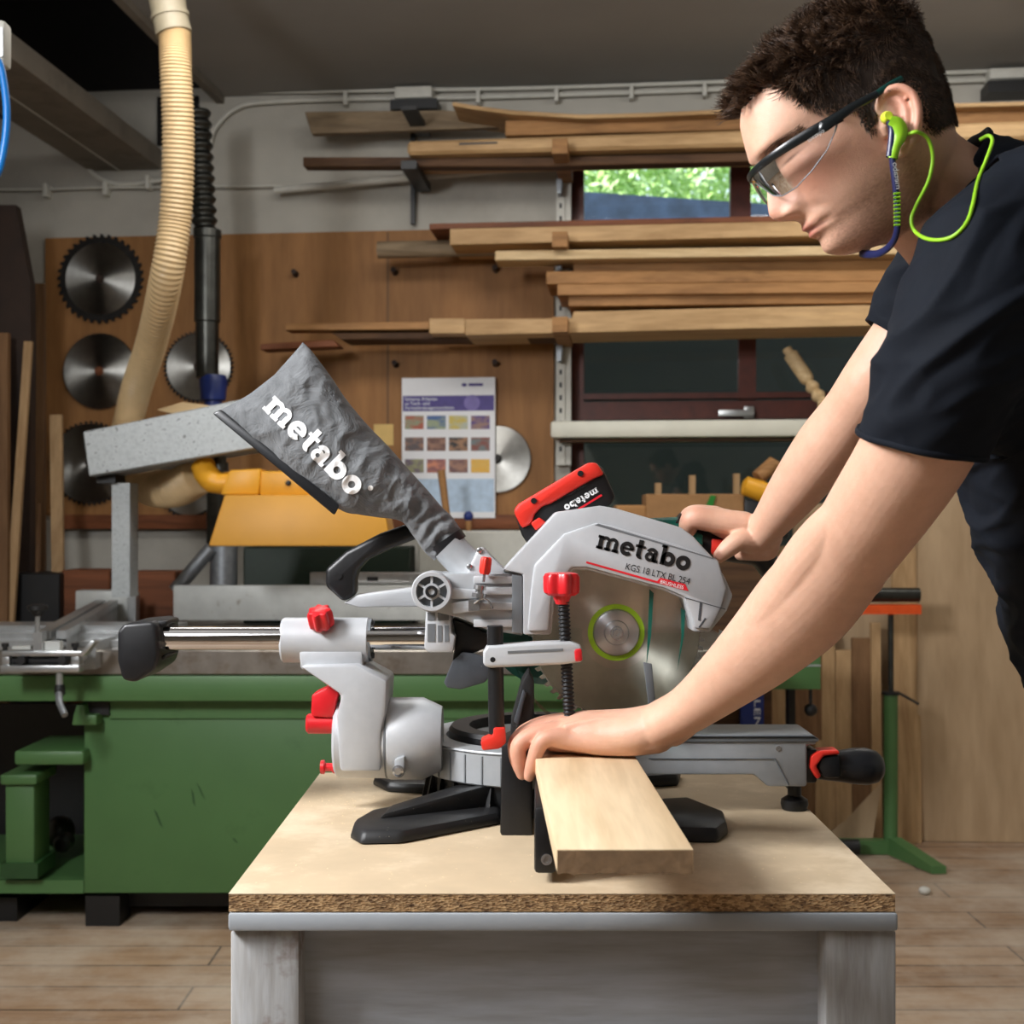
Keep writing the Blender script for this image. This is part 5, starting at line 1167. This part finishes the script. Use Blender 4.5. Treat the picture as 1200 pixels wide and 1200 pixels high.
# right hand round the handle
px_tube(hb, [(897, 628, 1.865, 20, 1.1), (870, 621, 1.885, 20, 1.35), (845, 613, 1.90, 17.5, 1.7), (834, 610, 1.905, 15.5, 1.9)], 30)
finger([(872, 614, 1.865, 15), (838, 610, 1.868, 14.5), (816, 607, 1.868, 14), (808, 612, 1.873, 12), (806, 626, 1.89, 10), (812, 636, 1.915, 8)])
finger([(838, 606, 1.895, 13.5), (813, 604, 1.895, 12.5), (805, 612, 1.90, 11), (804, 630, 1.925, 9), (813, 642, 1.94, 7.5)])
finger([(842, 607, 1.925, 13), (818, 606, 1.925, 12), (810, 615, 1.93, 10.5), (810, 634, 1.945, 9), (820, 645, 1.95, 7.5)])
finger([(850, 610, 1.95, 11), (830, 610, 1.952, 10), (823, 618, 1.955, 9), (824, 636, 1.965, 8), (832, 644, 1.962, 7)])
finger([(893, 634, 1.868, 17), (880, 634, 1.858, 15), (866, 634, 1.850, 12.5), (853, 643, 1.848, 11), (844, 651, 1.848, 8.5)])
hb.ell(P(842.5, 651.5, 1.8385), (.0085, .0022, .0058), Matrix.Rotation(math.radians(38), 3, 'Y') @ Matrix.Rotation(math.radians(-12), 3, 'X'))
px_tube(hb, [(896, 640, 1.872, 18), (880, 644, 1.875, 14), (868, 648, 1.885, 9)], 18)
man = thing('person', 'man with short brown hair in navy t-shirt, leaning over the mitre saw', 'person', (P(1330, 0, 1.40).x, 1.40, 0))
def remesh(mb, vox, smooth_it, name):
    bmesh.ops.recalc_face_normals(mb.bm, faces=mb.bm.faces[:])
    me = bpy.data.meshes.new(name); mb.bm.to_mesh(me); mb.bm.free()
    o = bpy.data.objects.new(name, me); COL.objects.link(o)
    md = o.modifiers.new('r', 'REMESH'); md.mode = 'VOXEL'; md.voxel_size = vox; md.adaptivity = 0
    if smooth_it:
        sm = o.modifiers.new('s', 'SMOOTH'); sm.factor = .5; sm.iterations = smooth_it
    dg = bpy.context.evaluated_depsgraph_get(); ev = o.evaluated_get(dg)
    out = bpy.data.meshes.new_from_object(ev)
    bpy.data.objects.remove(o); return out
bme = remesh(hb, .0019, 4, 'body')
nv = len(bme.vertices); co = np.empty(nv*3, np.float32); bme.vertices.foreach_get('co', co); co = co.reshape(-1, 3)
d_ = (co-np.array(HO))/HS; A = d_ @ np.array(UPV); B = d_ @ np.array(FWV); C = d_ @ np.array(LAT)
N = np.empty(nv*3, np.float32); bme.vertices.foreach_get('normal', N); N = N.reshape(-1, 3)
def G(x, s): return np.exp(-(x/s)**2)
base = np.array(lin((226, 180, 154))[:3]); col = np.tile(base, (nv, 1))
def blend(mask, c):
    global col
    mask = np.clip(mask, 0, 1)[:, None]; col = col*(1-mask)+np.array(lin(c)[:3])*mask
inhead = (B > 40) & (np.abs(C) < 90)
blend(.55*G(A-2, 26)*G(np.abs(C)-45, 26)*(B > 60), (208, 134, 108))                    # cheeks
blend(.45*G(A+4, 14)*G(C, 16)*(B > 150), (206, 128, 104))                              # nose tip
nzs = np.array([mnoise.noise(Vector((float(x)*.55, float(y)*.55, float(z)*.55))) if (-115 < x < 10 and z2) else 0 for x, y, z, z2 in zip(A, B, C, inhead | ((B > 0) & (A < 0) & (np.abs(C) < 85)))])
beard = ((A < -10) & (A > -112) & (B > 12) & (np.abs(C) < 84)).astype(float)
beard *= np.clip((-A-22+.18*(60-B))/26, 0, 1)*np.clip((B-4)/30, 0, 1)*(1-.75*np.exp(-((A+27)/9)**2)*(B > 120)*0)
blend(beard*(.34+.35*np.clip(nzs, -.5, 1)), (126, 88, 70))
lips = (G(A+40.5, 4.6)*G(C, 22)+G(A+50, 5)*G(C, 20))*(B > 138)
blend(.85*lips, (184, 104, 92)); blend(.85*G(A+45.2+.004*C*C, 2.0)*G(C, 33)*(B > 115), (110, 52, 46))
blend(.7*G(A-33, 1.6)*G(np.abs(C)-36, 15)*(B > 110), (50, 34, 28))                    # lashes
ear = G(A-2, 40)*(B < 24)*(B > -44)*(np.abs(C) > 77); blend(.45*ear, (206, 120, 96))
K = (co[:, 0]-np.array(P(640, 0, 1.64))[0])
hand_m = np.clip((P(720, 0, 1.64).x-co[:, 0])/.10, 0, 1)*(co[:, 1] < 1.76); blend(.4*hand_m, (206, 128, 104))
rk_ = np.linalg.norm(co-np.array(P(810, 602, 1.868)), axis=1); blend(.4*np.exp(-(rk_/.022)**2), (208, 120, 98))
nl = np.linalg.norm(co-np.array(P(841, 651, 1.842)), axis=1); blend(.75*np.exp(-(nl/.0065)**4), (226, 160, 146))
at = bme.color_attributes.new('skin_tone', 'FLOAT_COLOR', 'POINT')
at.data.foreach_set('color', np.concatenate([col, np.ones((nv, 1))], 1).astype(np.float32).ravel())
m, t = newmat('skin')
ac = t.add('ShaderNodeVertexColor', layer_name='skin_tone'); v = t.coord()
t.link(t.mix(.6, ac.outputs[0], t.ramp(t.noise(v, 60, 5, .6), [(.3, (.86, .80, .78, 1)), (.7, (1, 1, 1, 1))]), 'MULTIPLY'), t.b.inputs['Base Color'])
t.b.inputs['Roughness'].default_value = .46; t.b.inputs['Subsurface Weight'].default_value = .12; t.b.inputs['Subsurface Radius'].default_value = (.9, .35, .2); t.b.inputs['Subsurface Scale'].default_value = .006
h_ = t.mix(.5, t.noise(v, 700, 4, .7), t.noise(v, 110, 5, .65)); t.bump(h_, .35, .0022)
body = bpy.data.objects.new('body', bme); COL.objects.link(body); body.parent = man
bme.transform(Matrix.Translation(-world_loc(man))); finish_mesh(bme, 'skin', 180)

# t-shirt
mat('shirt_navy', (15, 20, 29), .8, var=.10, vscale=25, bump=.25, bscale=1500, spec=.2)
mat('trouser_dark', (40, 42, 46), .8, var=.15); mat('shoe_dark', (30, 26, 24), .6)
sb_ = MB()
px_tube(sb_, [(1150, 250, 1.42, 84, 1.3), (1188, 282, 1.43, 100, 1.5), (1206, 380, 1.43, 124, 1.3), (1240, 520, 1.43, 115, 1.32), (1292, 690, 1.43, 108, 1.38), (1325, 800, 1.43, 110, 1.45)], 60)
px_tube(sb_, [(1205, 260, 1.28, 84, 1.0), (1162, 335, 1.24, 92, 1.0), (1120, 421, 1.238, 83, 1.0), (1080, 514, 1.272, 70, .98), (1075, 530, 1.28, 70, .98)], 48)
px_tube(sb_, [(1165, 265, 1.57, 78), (1120, 320, 1.59, 66), (1082, 365, 1.615, 54), (1050, 408, 1.635, 50)], 40)
px_tube(sb_, [(1120, 440, 1.27, 62), (1165, 455, 1.33, 66), (1205, 470, 1.40, 70)], 30)
sme = remesh(sb_, .0038, 6, 'shirt')
bm = bmesh.new(); bm.from_mesh(sme); bpy.data.meshes.remove(sme)
def cut(bm, p, n, near=None, rad=None):
    if near is None: geom = bm.verts[:]+bm.edges[:]+bm.faces[:]
    else:
        fs = [f for f in bm.faces if (f.calc_center_median()-near).length < rad]; es = {e for f in fs for e in f.edges}; vs = {v for f in fs for v in f.verts}; geom = list(vs)+list(es)+fs
    r = bmesh.ops.bisect_plane(bm, geom=geom, plane_co=p, plane_no=n, clear_outer=False, dist=1e-6)
    dele = [f for f in bm.faces if (f.calc_center_median()-p).dot(n) > 1e-5 and (near is None or (f.calc_center_median()-near).length < rad)]
    bmesh.ops.delete(bm, geom=dele, context='FACES')
cut(bm, P(1112, 233, 1.40), Vector((-.850, 0, .527)), P(1105, 222, 1.39), .135)
def armplane(x0, y0, x1, y1, d, tw): 
    a, b = P(x0, y0, d), P(x1, y1, d); n = (b-a).cross(Vector((0, 1, 0))); n = Vector((n.x, 0, n.z)).normalized()
    n.y = tw; return (a+b)/2, n.normalized()
p_, n_ = armplane(1145, 529, 1010, 508, 1.275, .22)
if n_.z > 0: n_ = -n_
n_.y = abs(n_.y); cut(bm, p_, n_, p_, .11)
p2, n2 = armplane(1090, 425, 1043, 393, 1.62, .2)
if n2.z > 0: n2 = -n2
n2.y = abs(n2.y); cut(bm, p2, n2, p2, .085)
cut(bm, P(1325, 800, 1.40), Vector((.2, 0, -1)).normalized())
bm.normal_update()
for v_ in bm.verts:
    c = v_.co
    x = (c.x*.8+c.z*.6); y = (c.x*-.6+c.z*.8)
    f_ = mnoise.noise(Vector((x*6, y*17, c.y*7)))*.5 + mnoise.noise(Vector((x*12+5, y*34, c.y*14)))*.28
    f2_ = 1-abs(mnoise.noise(Vector((x*7+9, y*20+4, c.y*9))))*2
    f3_ = 1-abs(mnoise.noise(Vector((x*13+3, y*38, c.y*16))))*2
    v_.co += v_.normal*(.009*f_ + .011*max(0, f2_-.35) + .0035*max(0, f3_-.3))
me = bpy.data.meshes.new('t_shirt'); 
bmesh.ops.translate(bm, verts=bm.verts[:], vec=-world_loc(man)); bm.to_mesh(me); bm.free()
sh2 = bpy.data.objects.new('t_shirt', me); COL.objects.link(sh2); sh2.parent = man; finish_mesh(me, 'shirt_navy', 180)
me_shirt = me
so_ = sh2.modifiers.new('thickness', 'SOLIDIFY'); so_.thickness = .003; so_.offset = -1
# hem stitch bands and neck band follow the cut edges
def edge_band(plane_co, plane_no, near, rad, name, r):
    pts = []
    bm2 = bmesh.new(); bm2.from_mesh(me); off = world_loc(man)
    es = [e for e in bm2.edges if e.is_boundary and (((e.verts[0].co+off)-near).length < rad) and abs(((e.verts[0].co+off)-plane_co).dot(plane_no)) < .02]
    if es:
        nxt = {}
        for e in es:
            a, b = e.verts; nxt.setdefault(a.index, []).append(b.index); nxt.setdefault(b.index, []).append(a.index)
        bm2.verts.ensure_lookup_table(); best = []
        seen = set()
        for s0 in nxt:
            if s0 in seen: continue
            loop = [s0]; seen.add(s0)
            while True:
                k = [q for q in nxt[loop[-1]] if q not in seen]
                if not k: break
                loop.append(k[0]); seen.add(k[0])
            if len(loop) > len(best): best = loop
        pts = [bm2.verts[i].co+off for i in best]
    bm2.free()
    if len(pts) > 10:
        pts = pts[::3]; pts.append(pts[0])
        MB().tube(pts, [r]*len(pts), 8, cap=False).build(name, 'shirt_navy', sh2, sharp=180)
edge_band(P(1112, 233, 1.40), Vector((-.850, 0, .527)).normalized(), P(1105, 222, 1.39), .135, 'neck_band', (.006, .0035))
edge_band(p_, n_, p_, .1, 'sleeve_hem', (.0035, .002))
# trousers and shoes (below the frame)
tb = MB()
px_tube(tb, [(1325, 775, 1.41, 108, 1.45), (1360, 850, 1.40, 106, 1.55), (1405, 920, 1.40, 100, 1.5)], 40)
for d in (1.29, 1.51):
    x0 = .81
    path = [Vector((x0, d, .98)), Vector((x0-.03, d, .75)), Vector((x0-.05, d, .52)), Vector((x0-.01, d, .30)), Vector((x0+.02, d, .09))]
    tb.tube(cat_rom(path, 24), [.095-.035*i/24 for i in range(25)], 24)
tme = remesh(tb, .008, 4, 'trousers'); tme.transform(Matrix.Translation(-world_loc(man)))
tr_ = bpy.data.objects.new('trousers', tme); COL.objects.link(tr_); tr_.parent = man; finish_mesh(tme, 'trouser_dark', 180)
for d in (1.29, 1.51):
    x0 = .81; s_ = MB()
    s_.loft([[Vector((x0+x, d+math.cos(a)*wy, max(.002, .04+math.sin(a)*hz))) for a in (2*PI*k/20 for k in range(20))] for x, wy, hz in ((.08, .01, .02), (.07, .035, .055), (.02, .042, .07), (-.06, .045, .05), (-.13, .048, .036), (-.18, .035, .026), (-.195, .01, .015))])
    s_.build('shoe', 'shoe_dark', man, sharp=60)

# hair: dense short curled strands over a dark cap
hair_poly = [(855, 139), (868, 128), (890, 110), (915, 106), (945, 128), (975, 134), (1004, 130), (1012, 148), (1021, 160), (1028, 150), (1030, 125), (1036, 104), (1052, 95), (1072, 104), (1081, 130), (1084, 152), (1098, 160), (1118, 152), (1140, 130), (1140, -80), (820, -80), (820, 139)]
hp_l = np.array([hpx(x, y) for x, y in hair_poly])
def inside(a, b, c=0):
    if c:
        w_ = HL(a, b, abs(c)); a, b = hpx(600+w_.x/w_.y*F, HZ-(w_.z-CAMZ)/w_.y*F)
    r = False; n = len(hp_l); j = n-1
    for i in range(n):
        ai, bi = hp_l[i]; aj, bj = hp_l[j]
        if (bi > b) != (bj > b) and a < (aj-ai)*(b-bi)/(bj-bi)+ai: r = not r
        j = i
    return r
me_h = []
cap = MB(); strands_v = []; strands_f = []; rr = random.Random(11)
roots = []
fp = np.empty(len(bme.polygons)*3, np.float32); bme.polygons.foreach_get('center', fp); fp = fp.reshape(-1, 3)+np.array(world_loc(man), np.float32)
fn = np.empty(len(bme.polygons)*3, np.float32); bme.polygons.foreach_get('normal', fn); fn = fn.reshape(-1, 3)
dd = (fp-np.array(HO))/HS; fa, fb2, fc = dd @ np.array(UPV), dd @ np.array(FWV), dd @ np.array(LAT)
cand = np.where((fa > -40) & (np.abs(fc) < 92) & (fb2 > -100) & (fb2 < 160))[0]
for i in cand:
    a, b, c = float(fa[i]), float(fb2[i]), float(fc[i])
    jit = 3*mnoise.noise(Vector((a*.2, b*.2, c*.2)))
    aa = a - (10*g2(abs(c)-60, 18) if b > 90 else 0)      # temples recede
    if inside(aa+jit, b+jit, c) and (abs(c) < 78+a*.06 or a > 30): roots.append(int(i))
rset = roots
def edge_fade(i):
    a, b, c = float(fa[i]), float(fb2[i]), float(fc[i])
    k = sum(inside(a+dx, b+dz, c) for dx, dz in ((5, 0), (-5, 0), (0, 5), (0, -5), (-9, 0), (0, 9)))
    return k < 6 and rr.random() < (6-k)*.17
for i in rset:
    if edge_fade(i): continue
    pl_ = bme.polygons[i]
    vs = []
    for vi in pl_.vertices:
        vs.append(cap.v(bme.vertices[vi].co+world_loc(man)+bme.vertices[vi].normal*.0012))
    cap.face(vs)
bmesh.ops.remove_doubles(cap.bm, verts=cap.bm.verts[:], dist=.00005)
mat('scalp_hair', (46, 34, 26), .75, var=.3, vscale=90)
hair = cap.build('hair', 'scalp_hair', man, sharp=180)
NSTR = 30000; sv = []; sf = []; si = []
picks = [rset[rr.randrange(len(rset))] for _ in range(NSTR)]
for i in picks:
    p = Vector(fp[i]); n = Vector(fn[i]); a, b, c = float(fa[i]), float(fb2[i]), float(fc[i])
    top = max(0, min(1, (a-62)/55)); fr = max(0, min(1, (b-40)/90))*top
    L = (.0075 + .0175*top + .010*fr)*rr.uniform(.75, 1.15)
    # combed up and to the front on top, down at the sides
    comb = (FWV*(.55*top+.15) + UPV*(.15*top-.45*(1-top))).normalized()
    cl_ = Vector((mnoise.noise(p*55), mnoise.noise(p*55+Vector((9, 0, 0))), mnoise.noise(p*55+Vector((0, 9, 0)))))
    d = (n*(.55+.4*top) + comb*(.75-.25*top) + cl_*(.5+.4*top)).normalized()
    sw = d.cross(n); sw = sw.normalized() if sw.length > 1e-4 else Vector((0, 1, 0))
    ph = mnoise.noise(p*70)*9; K_ = 5 if top > .1 else 2; base_i = len(sv); q = p - n*.001; r0 = .00044+.00018*top
    segs = []
    for k in range(K_+1):
        u = k/K_; curl = .0042*top*u
        pos = q + d*L*u - n*(.0075*top*u*u) + sw*math.sin(ph+u*5.0)*curl + n*math.cos(ph+u*5.0)*curl*.6
        segs.append(pos)
    for k, pos in enumerate(segs):
        r_ = r0*(1-.7*k/K_); e2 = d.cross(sw)
        for j in range(3):
            an_ = 2*PI*j/3; sv.append(pos+sw*math.cos(an_)*r_+e2*math.sin(an_)*r_)
    for k in range(K_):
        for j in range(3):
            x = base_i+k*3; sf.append((x+j, x+(j+1) % 3, x+3+(j+1) % 3, x+3+j))
def raw_mesh(name, V, Fc, m, parent):
    me = bpy.data.meshes.new(name); off = world_loc(parent); me.from_pydata([tuple(v-off) for v in V], [], Fc)
    o = bpy.data.objects.new(name, me); COL.objects.link(o); o.parent = parent
    me.materials.append(MATS[m]); me.polygons.foreach_set('use_smooth', [True]*len(me.polygons)); return o
m, t = newmat('hair_brown')
v = t.coord(); t.link(t.ramp(t.noise(v, 160, 3, .6), [(.3, lin((40, 27, 19))), (.55, lin((76, 54, 38))), (.8, lin((120, 92, 68)))]), t.b.inputs['Base Color'])
t.b.inputs['Roughness'].default_value = .42; t.b.inputs['Specular IOR Level'].default_value = .4
hs = raw_mesh('strands', sv, sf, 'hair_brown', hair); hs['kind'] = 'stuff'
# eyebrows and fine stubble strands
sv = []; sf = []
def hairlet(p, d, L, r):
    d = Vector(d).normalized(); s1 = d.orthogonal().normalized(); s2 = d.cross(s1); b = len(sv)
    for k, u in enumerate((0, .5, 1)):
        for j in range(3):
            an_ = 2*PI*j/3; sv.append(Vector(p)+d*L*u+(s1*math.cos(an_)+s2*math.sin(an_))*r*(1-.6*u))
    for k in range(2):
        for j in range(3): sf.append((b+k*3+j, b+k*3+(j+1) % 3, b+3+k*3+(j+1) % 3, b+3+k*3+j))
for i in np.where((fa > 42) & (fa < 62) & (fb2 > 95) & (np.abs(fc) > 12) & (np.abs(fc) < 62))[0]:
    a, b, c = float(fa[i]), float(fb2[i]), abs(float(fc[i])); mid = 51+3*math.sin((c-12)/50*PI)
    if abs(a-mid) < 4.0 and rr.random() < .8:
        hairlet(Vector(fp[i])-Vector(fn[i])*.0005, Vector(fn[i])*.35+LAT*(1 if fc[i] > 0 else -1)*.8-FWV*.5+UPV*.2, .007, .0003)
raw_mesh('eyebrows', sv, sf, 'hair_brown', hair)

# ------------------------------------------------------------------ safety glasses
sg_ = thing('safety_glasses', 'clear safety glasses with dark temples worn by the man', 'safety glasses', HL(30, 110, 0))
mat('frame_dark', (22, 26, 28), .3, var=.1); mat('frame_teal', (14, 62, 56), .35)
m, t = newmat('lens')
tr = t.add('ShaderNodeBsdfTransparent'); tr.inputs[0].default_value = (.80, .80, .81, 1); gl = t.add('ShaderNodeBsdfGlossy'); gl.inputs['Roughness'].default_value = .03
fr = t.add('ShaderNodeFresnel'); fr.inputs[0].default_value = 1.7; mx = t.add('ShaderNodeMixShader')
t.link(fr.outputs[0], mx.inputs[0]); t.link(tr.outputs[0], mx.inputs[1]); t.link(gl.outputs[0], mx.inputs[2]); t.link(mx.outputs[0], t.n['Material Output'].inputs[0])
def gpt(ph, a, ex=0):
    r = math.radians(ph); return HL(a, 62+(106+ex)*math.cos(r)**.8 if abs(ph) < 89.9 else 62, (84+ex)*math.sin(r))
def ga_top(ph): return 47-.0018*ph*ph
def ga_bot(ph):
    ap = abs(ph); return float(np.interp(ap, [0, 6, 12, 22, 38, 55, 70, 80, 86], [34, 26, 12, 4, 1, 5, 13, 25, 36]))
s_ = MB(); NPH = 70; g_ = []
for k in range(NPH+1):
    ph = -86+172*k/NPH; g_.append([gpt(ph, ga_top(ph)+(ga_bot(ph)-ga_top(ph))*j/10, 2*math.sin(j/10*PI)) for j in range(11)])
V_ = [[s_.v(p) for p in col_p] for col_p in g_]
for k in range(NPH):
    for j in range(10): s_.face([V_[k][j], V_[k+1][j], V_[k+1][j+1], V_[k][j+1]])
s_.build('lens', 'lens', sg_, sharp=180)
s_ = MB(); s_.tube([gpt(-86+172*k/60, ga_top(-86+172*k/60)+1) for k in range(61)], [(.0036+.0022*abs(k-30)/30, .0026) for k in range(61)], 10); s_.build('brow_bar', 'frame_dark', sg_)
s_ = MB(); s_.tube([gpt(-86+172*k/80, ga_bot(-86+172*k/80)) for k in range(81)], .0007, 6); s_.build('lens_edge', 'silver_dark', sg_)
for sgn in (1, -1):
    s_ = MB(); pts = cat_rom([gpt(sgn*74, ga_top(74)+1, 1), hp(968, 147, sgn*85), hp(997, 127, sgn*87), hp(1028, 110, sgn*87)], 24); s_.tube(pts, [(.0064-.0025*i/24, .0024) for i in range(25)], 10); tm_ = s_.build('temple', 'frame_dark', sg_)
    s_ = MB(); pts = cat_rom([hp(1026, 111, sgn*87), hp(1042, 100, sgn*86), hp(1057, 92, sgn*82)], 12); s_.tube(pts, [(.0032, .002)]*13, 10); s_.build('temple_tip', 'frame_teal', tm_)
    if sgn > 0:
        s_ = MB(); dq = (hp(966, 148, 90)-hp(944, 162, 90)).normalized(); text_mb(s_, 'metabo', hp(946, 163.5, 90.5), dq, LAT.cross(dq)*-1, .0062, .0008, 0, 'LEFT', .019); s_.build('lettering', 'ink_white', tm_, smooth=False)

# ------------------------------------------------------------------ banded ear plugs with cord
ep = thing('ear_plugs', 'lime and navy banded ear plugs with green cord at the man\'s ear', 'ear plugs', hp(1048, 180, 92))
mat('ear_lime', (150, 206, 40), .4, var=.04); mat('ear_yellow', (214, 226, 60), .5); mat('ear_navy', (24, 30, 72), .35, var=.1)
s_ = MB(); s_.lathe(hp(1037, 140, 80), LAT*.9+FWV*.0, [(0, .0045), (.006, .0062), (.010, .0055), (.013, .004)], 18); s_.build('plug', 'ear_yellow', ep)
s_ = MB(); s_.tube(cat_rom([hp(1043, 141, 96), hp(1052, 146, 97), hp(1055, 158, 97), hp(1050, 172, 96), hp(1046, 186, 95)], 20), [(.0035+.004*math.sin(min(1, i/14)*PI*.8+.3), .004) for i in range(21)], 14); s_.build('pod', 'ear_lime', ep)
s_ = MB(); s_.tube(cat_rom([hp(1043, 142, 93.5), hp(1046, 152, 94), hp(1045, 168, 94), hp(1043, 184, 94)], 16), .0042, 12); s_.build('pod_back', 'ear_navy', ep)
bp = cat_rom([hp(1045, 182, 94), hp(1047, 200, 93), hp(1050, 225, 91), hp(1052, 255, 86), hp(1050, 275, 76), hp(1043, 288, 60), hp(1030, 297, 40), hp(1016, 298, 15), hp(1010, 297, 0), hp(1020, 290, -15), hp(1052, 262, -60), hp(1058, 235, -84), hp(1045, 182, -94)], 80)
s_ = MB(); s_.tube(bp, [(.0042, .003)]*81, 12); bd_ = s_.build('band', 'ear_navy', ep)
for k in range(9):
    y = 227+k*4.6; s_ = MB(); c1 = 91-.006*(y-225)**1.9*.12; s_.tube([hp(1047.5, y, c1+4.6), hp(1055, y-.6, c1+4.6)], .0011, 8); s_.build('stripe', 'ear_lime', bd_)
s_ = MB(); dn = (hp(1051, 226, 92)-hp(1046, 190, 94)).normalized(); text_mb(s_, 'metabo', hp(1050.5, 222, 98.0), -dn, Vector((-dn.z, 0, dn.x)), .0075, .0003, 0, 'LEFT', .026); s_.build('lettering', 'ink_white', bd_, smooth=False)
cp = cat_rom([hp(1053, 160, 96), hp(1064, 157, 97), hp(1076, 155, 97), hp(1088, 164, 95), hp(1093, 185, 93), hp(1088, 212, 92), hp(1074, 240, 91), hp(1068, 258, 92), hp(1074, 273, 94), hp(1092, 281, 97), hp(1115, 278, 100), hp(1132, 262, 104), hp(1140, 240, 106), hp(1146, 212, 106), hp(1157, 184, 104), hp(1163, 165, 98), hp(1158, 159, 92), hp(1148, 164, 84)], 120)
bmx = bmesh.new(); bmx.from_mesh(me_shirt); tree_s = BVHTree.FromBMesh(bmx); mo = world_loc(man)
bmy = bmesh.new(); bmy.from_mesh(bme); tree_b = BVHTree.FromBMesh(bmy); cp2 = []
for q in cp:
    dr = (q-cam.location); L0 = dr.length; dr.normalize(); best = L0
    for tr__ in (tree_s, tree_b):
        ht = tr__.ray_cast(cam.location-mo, dr)
        if ht[0] is not None: best = min(best, ht[3]-.0035)
    cp2.append(best)
for _ in range(4): cp2 = [min(cp2[i], (cp2[max(i-1, 0)]+cp2[i]+cp2[min(i+1, len(cp2)-1)])/3) for i in range(len(cp2))]
cp = [cam.location+(q-cam.location).normalized()*l_ for q, l_ in zip(cp, cp2)]
s_ = MB(); s_.tube(cp, .0019, 10); s_.build('cord', 'ear_lime', ep)
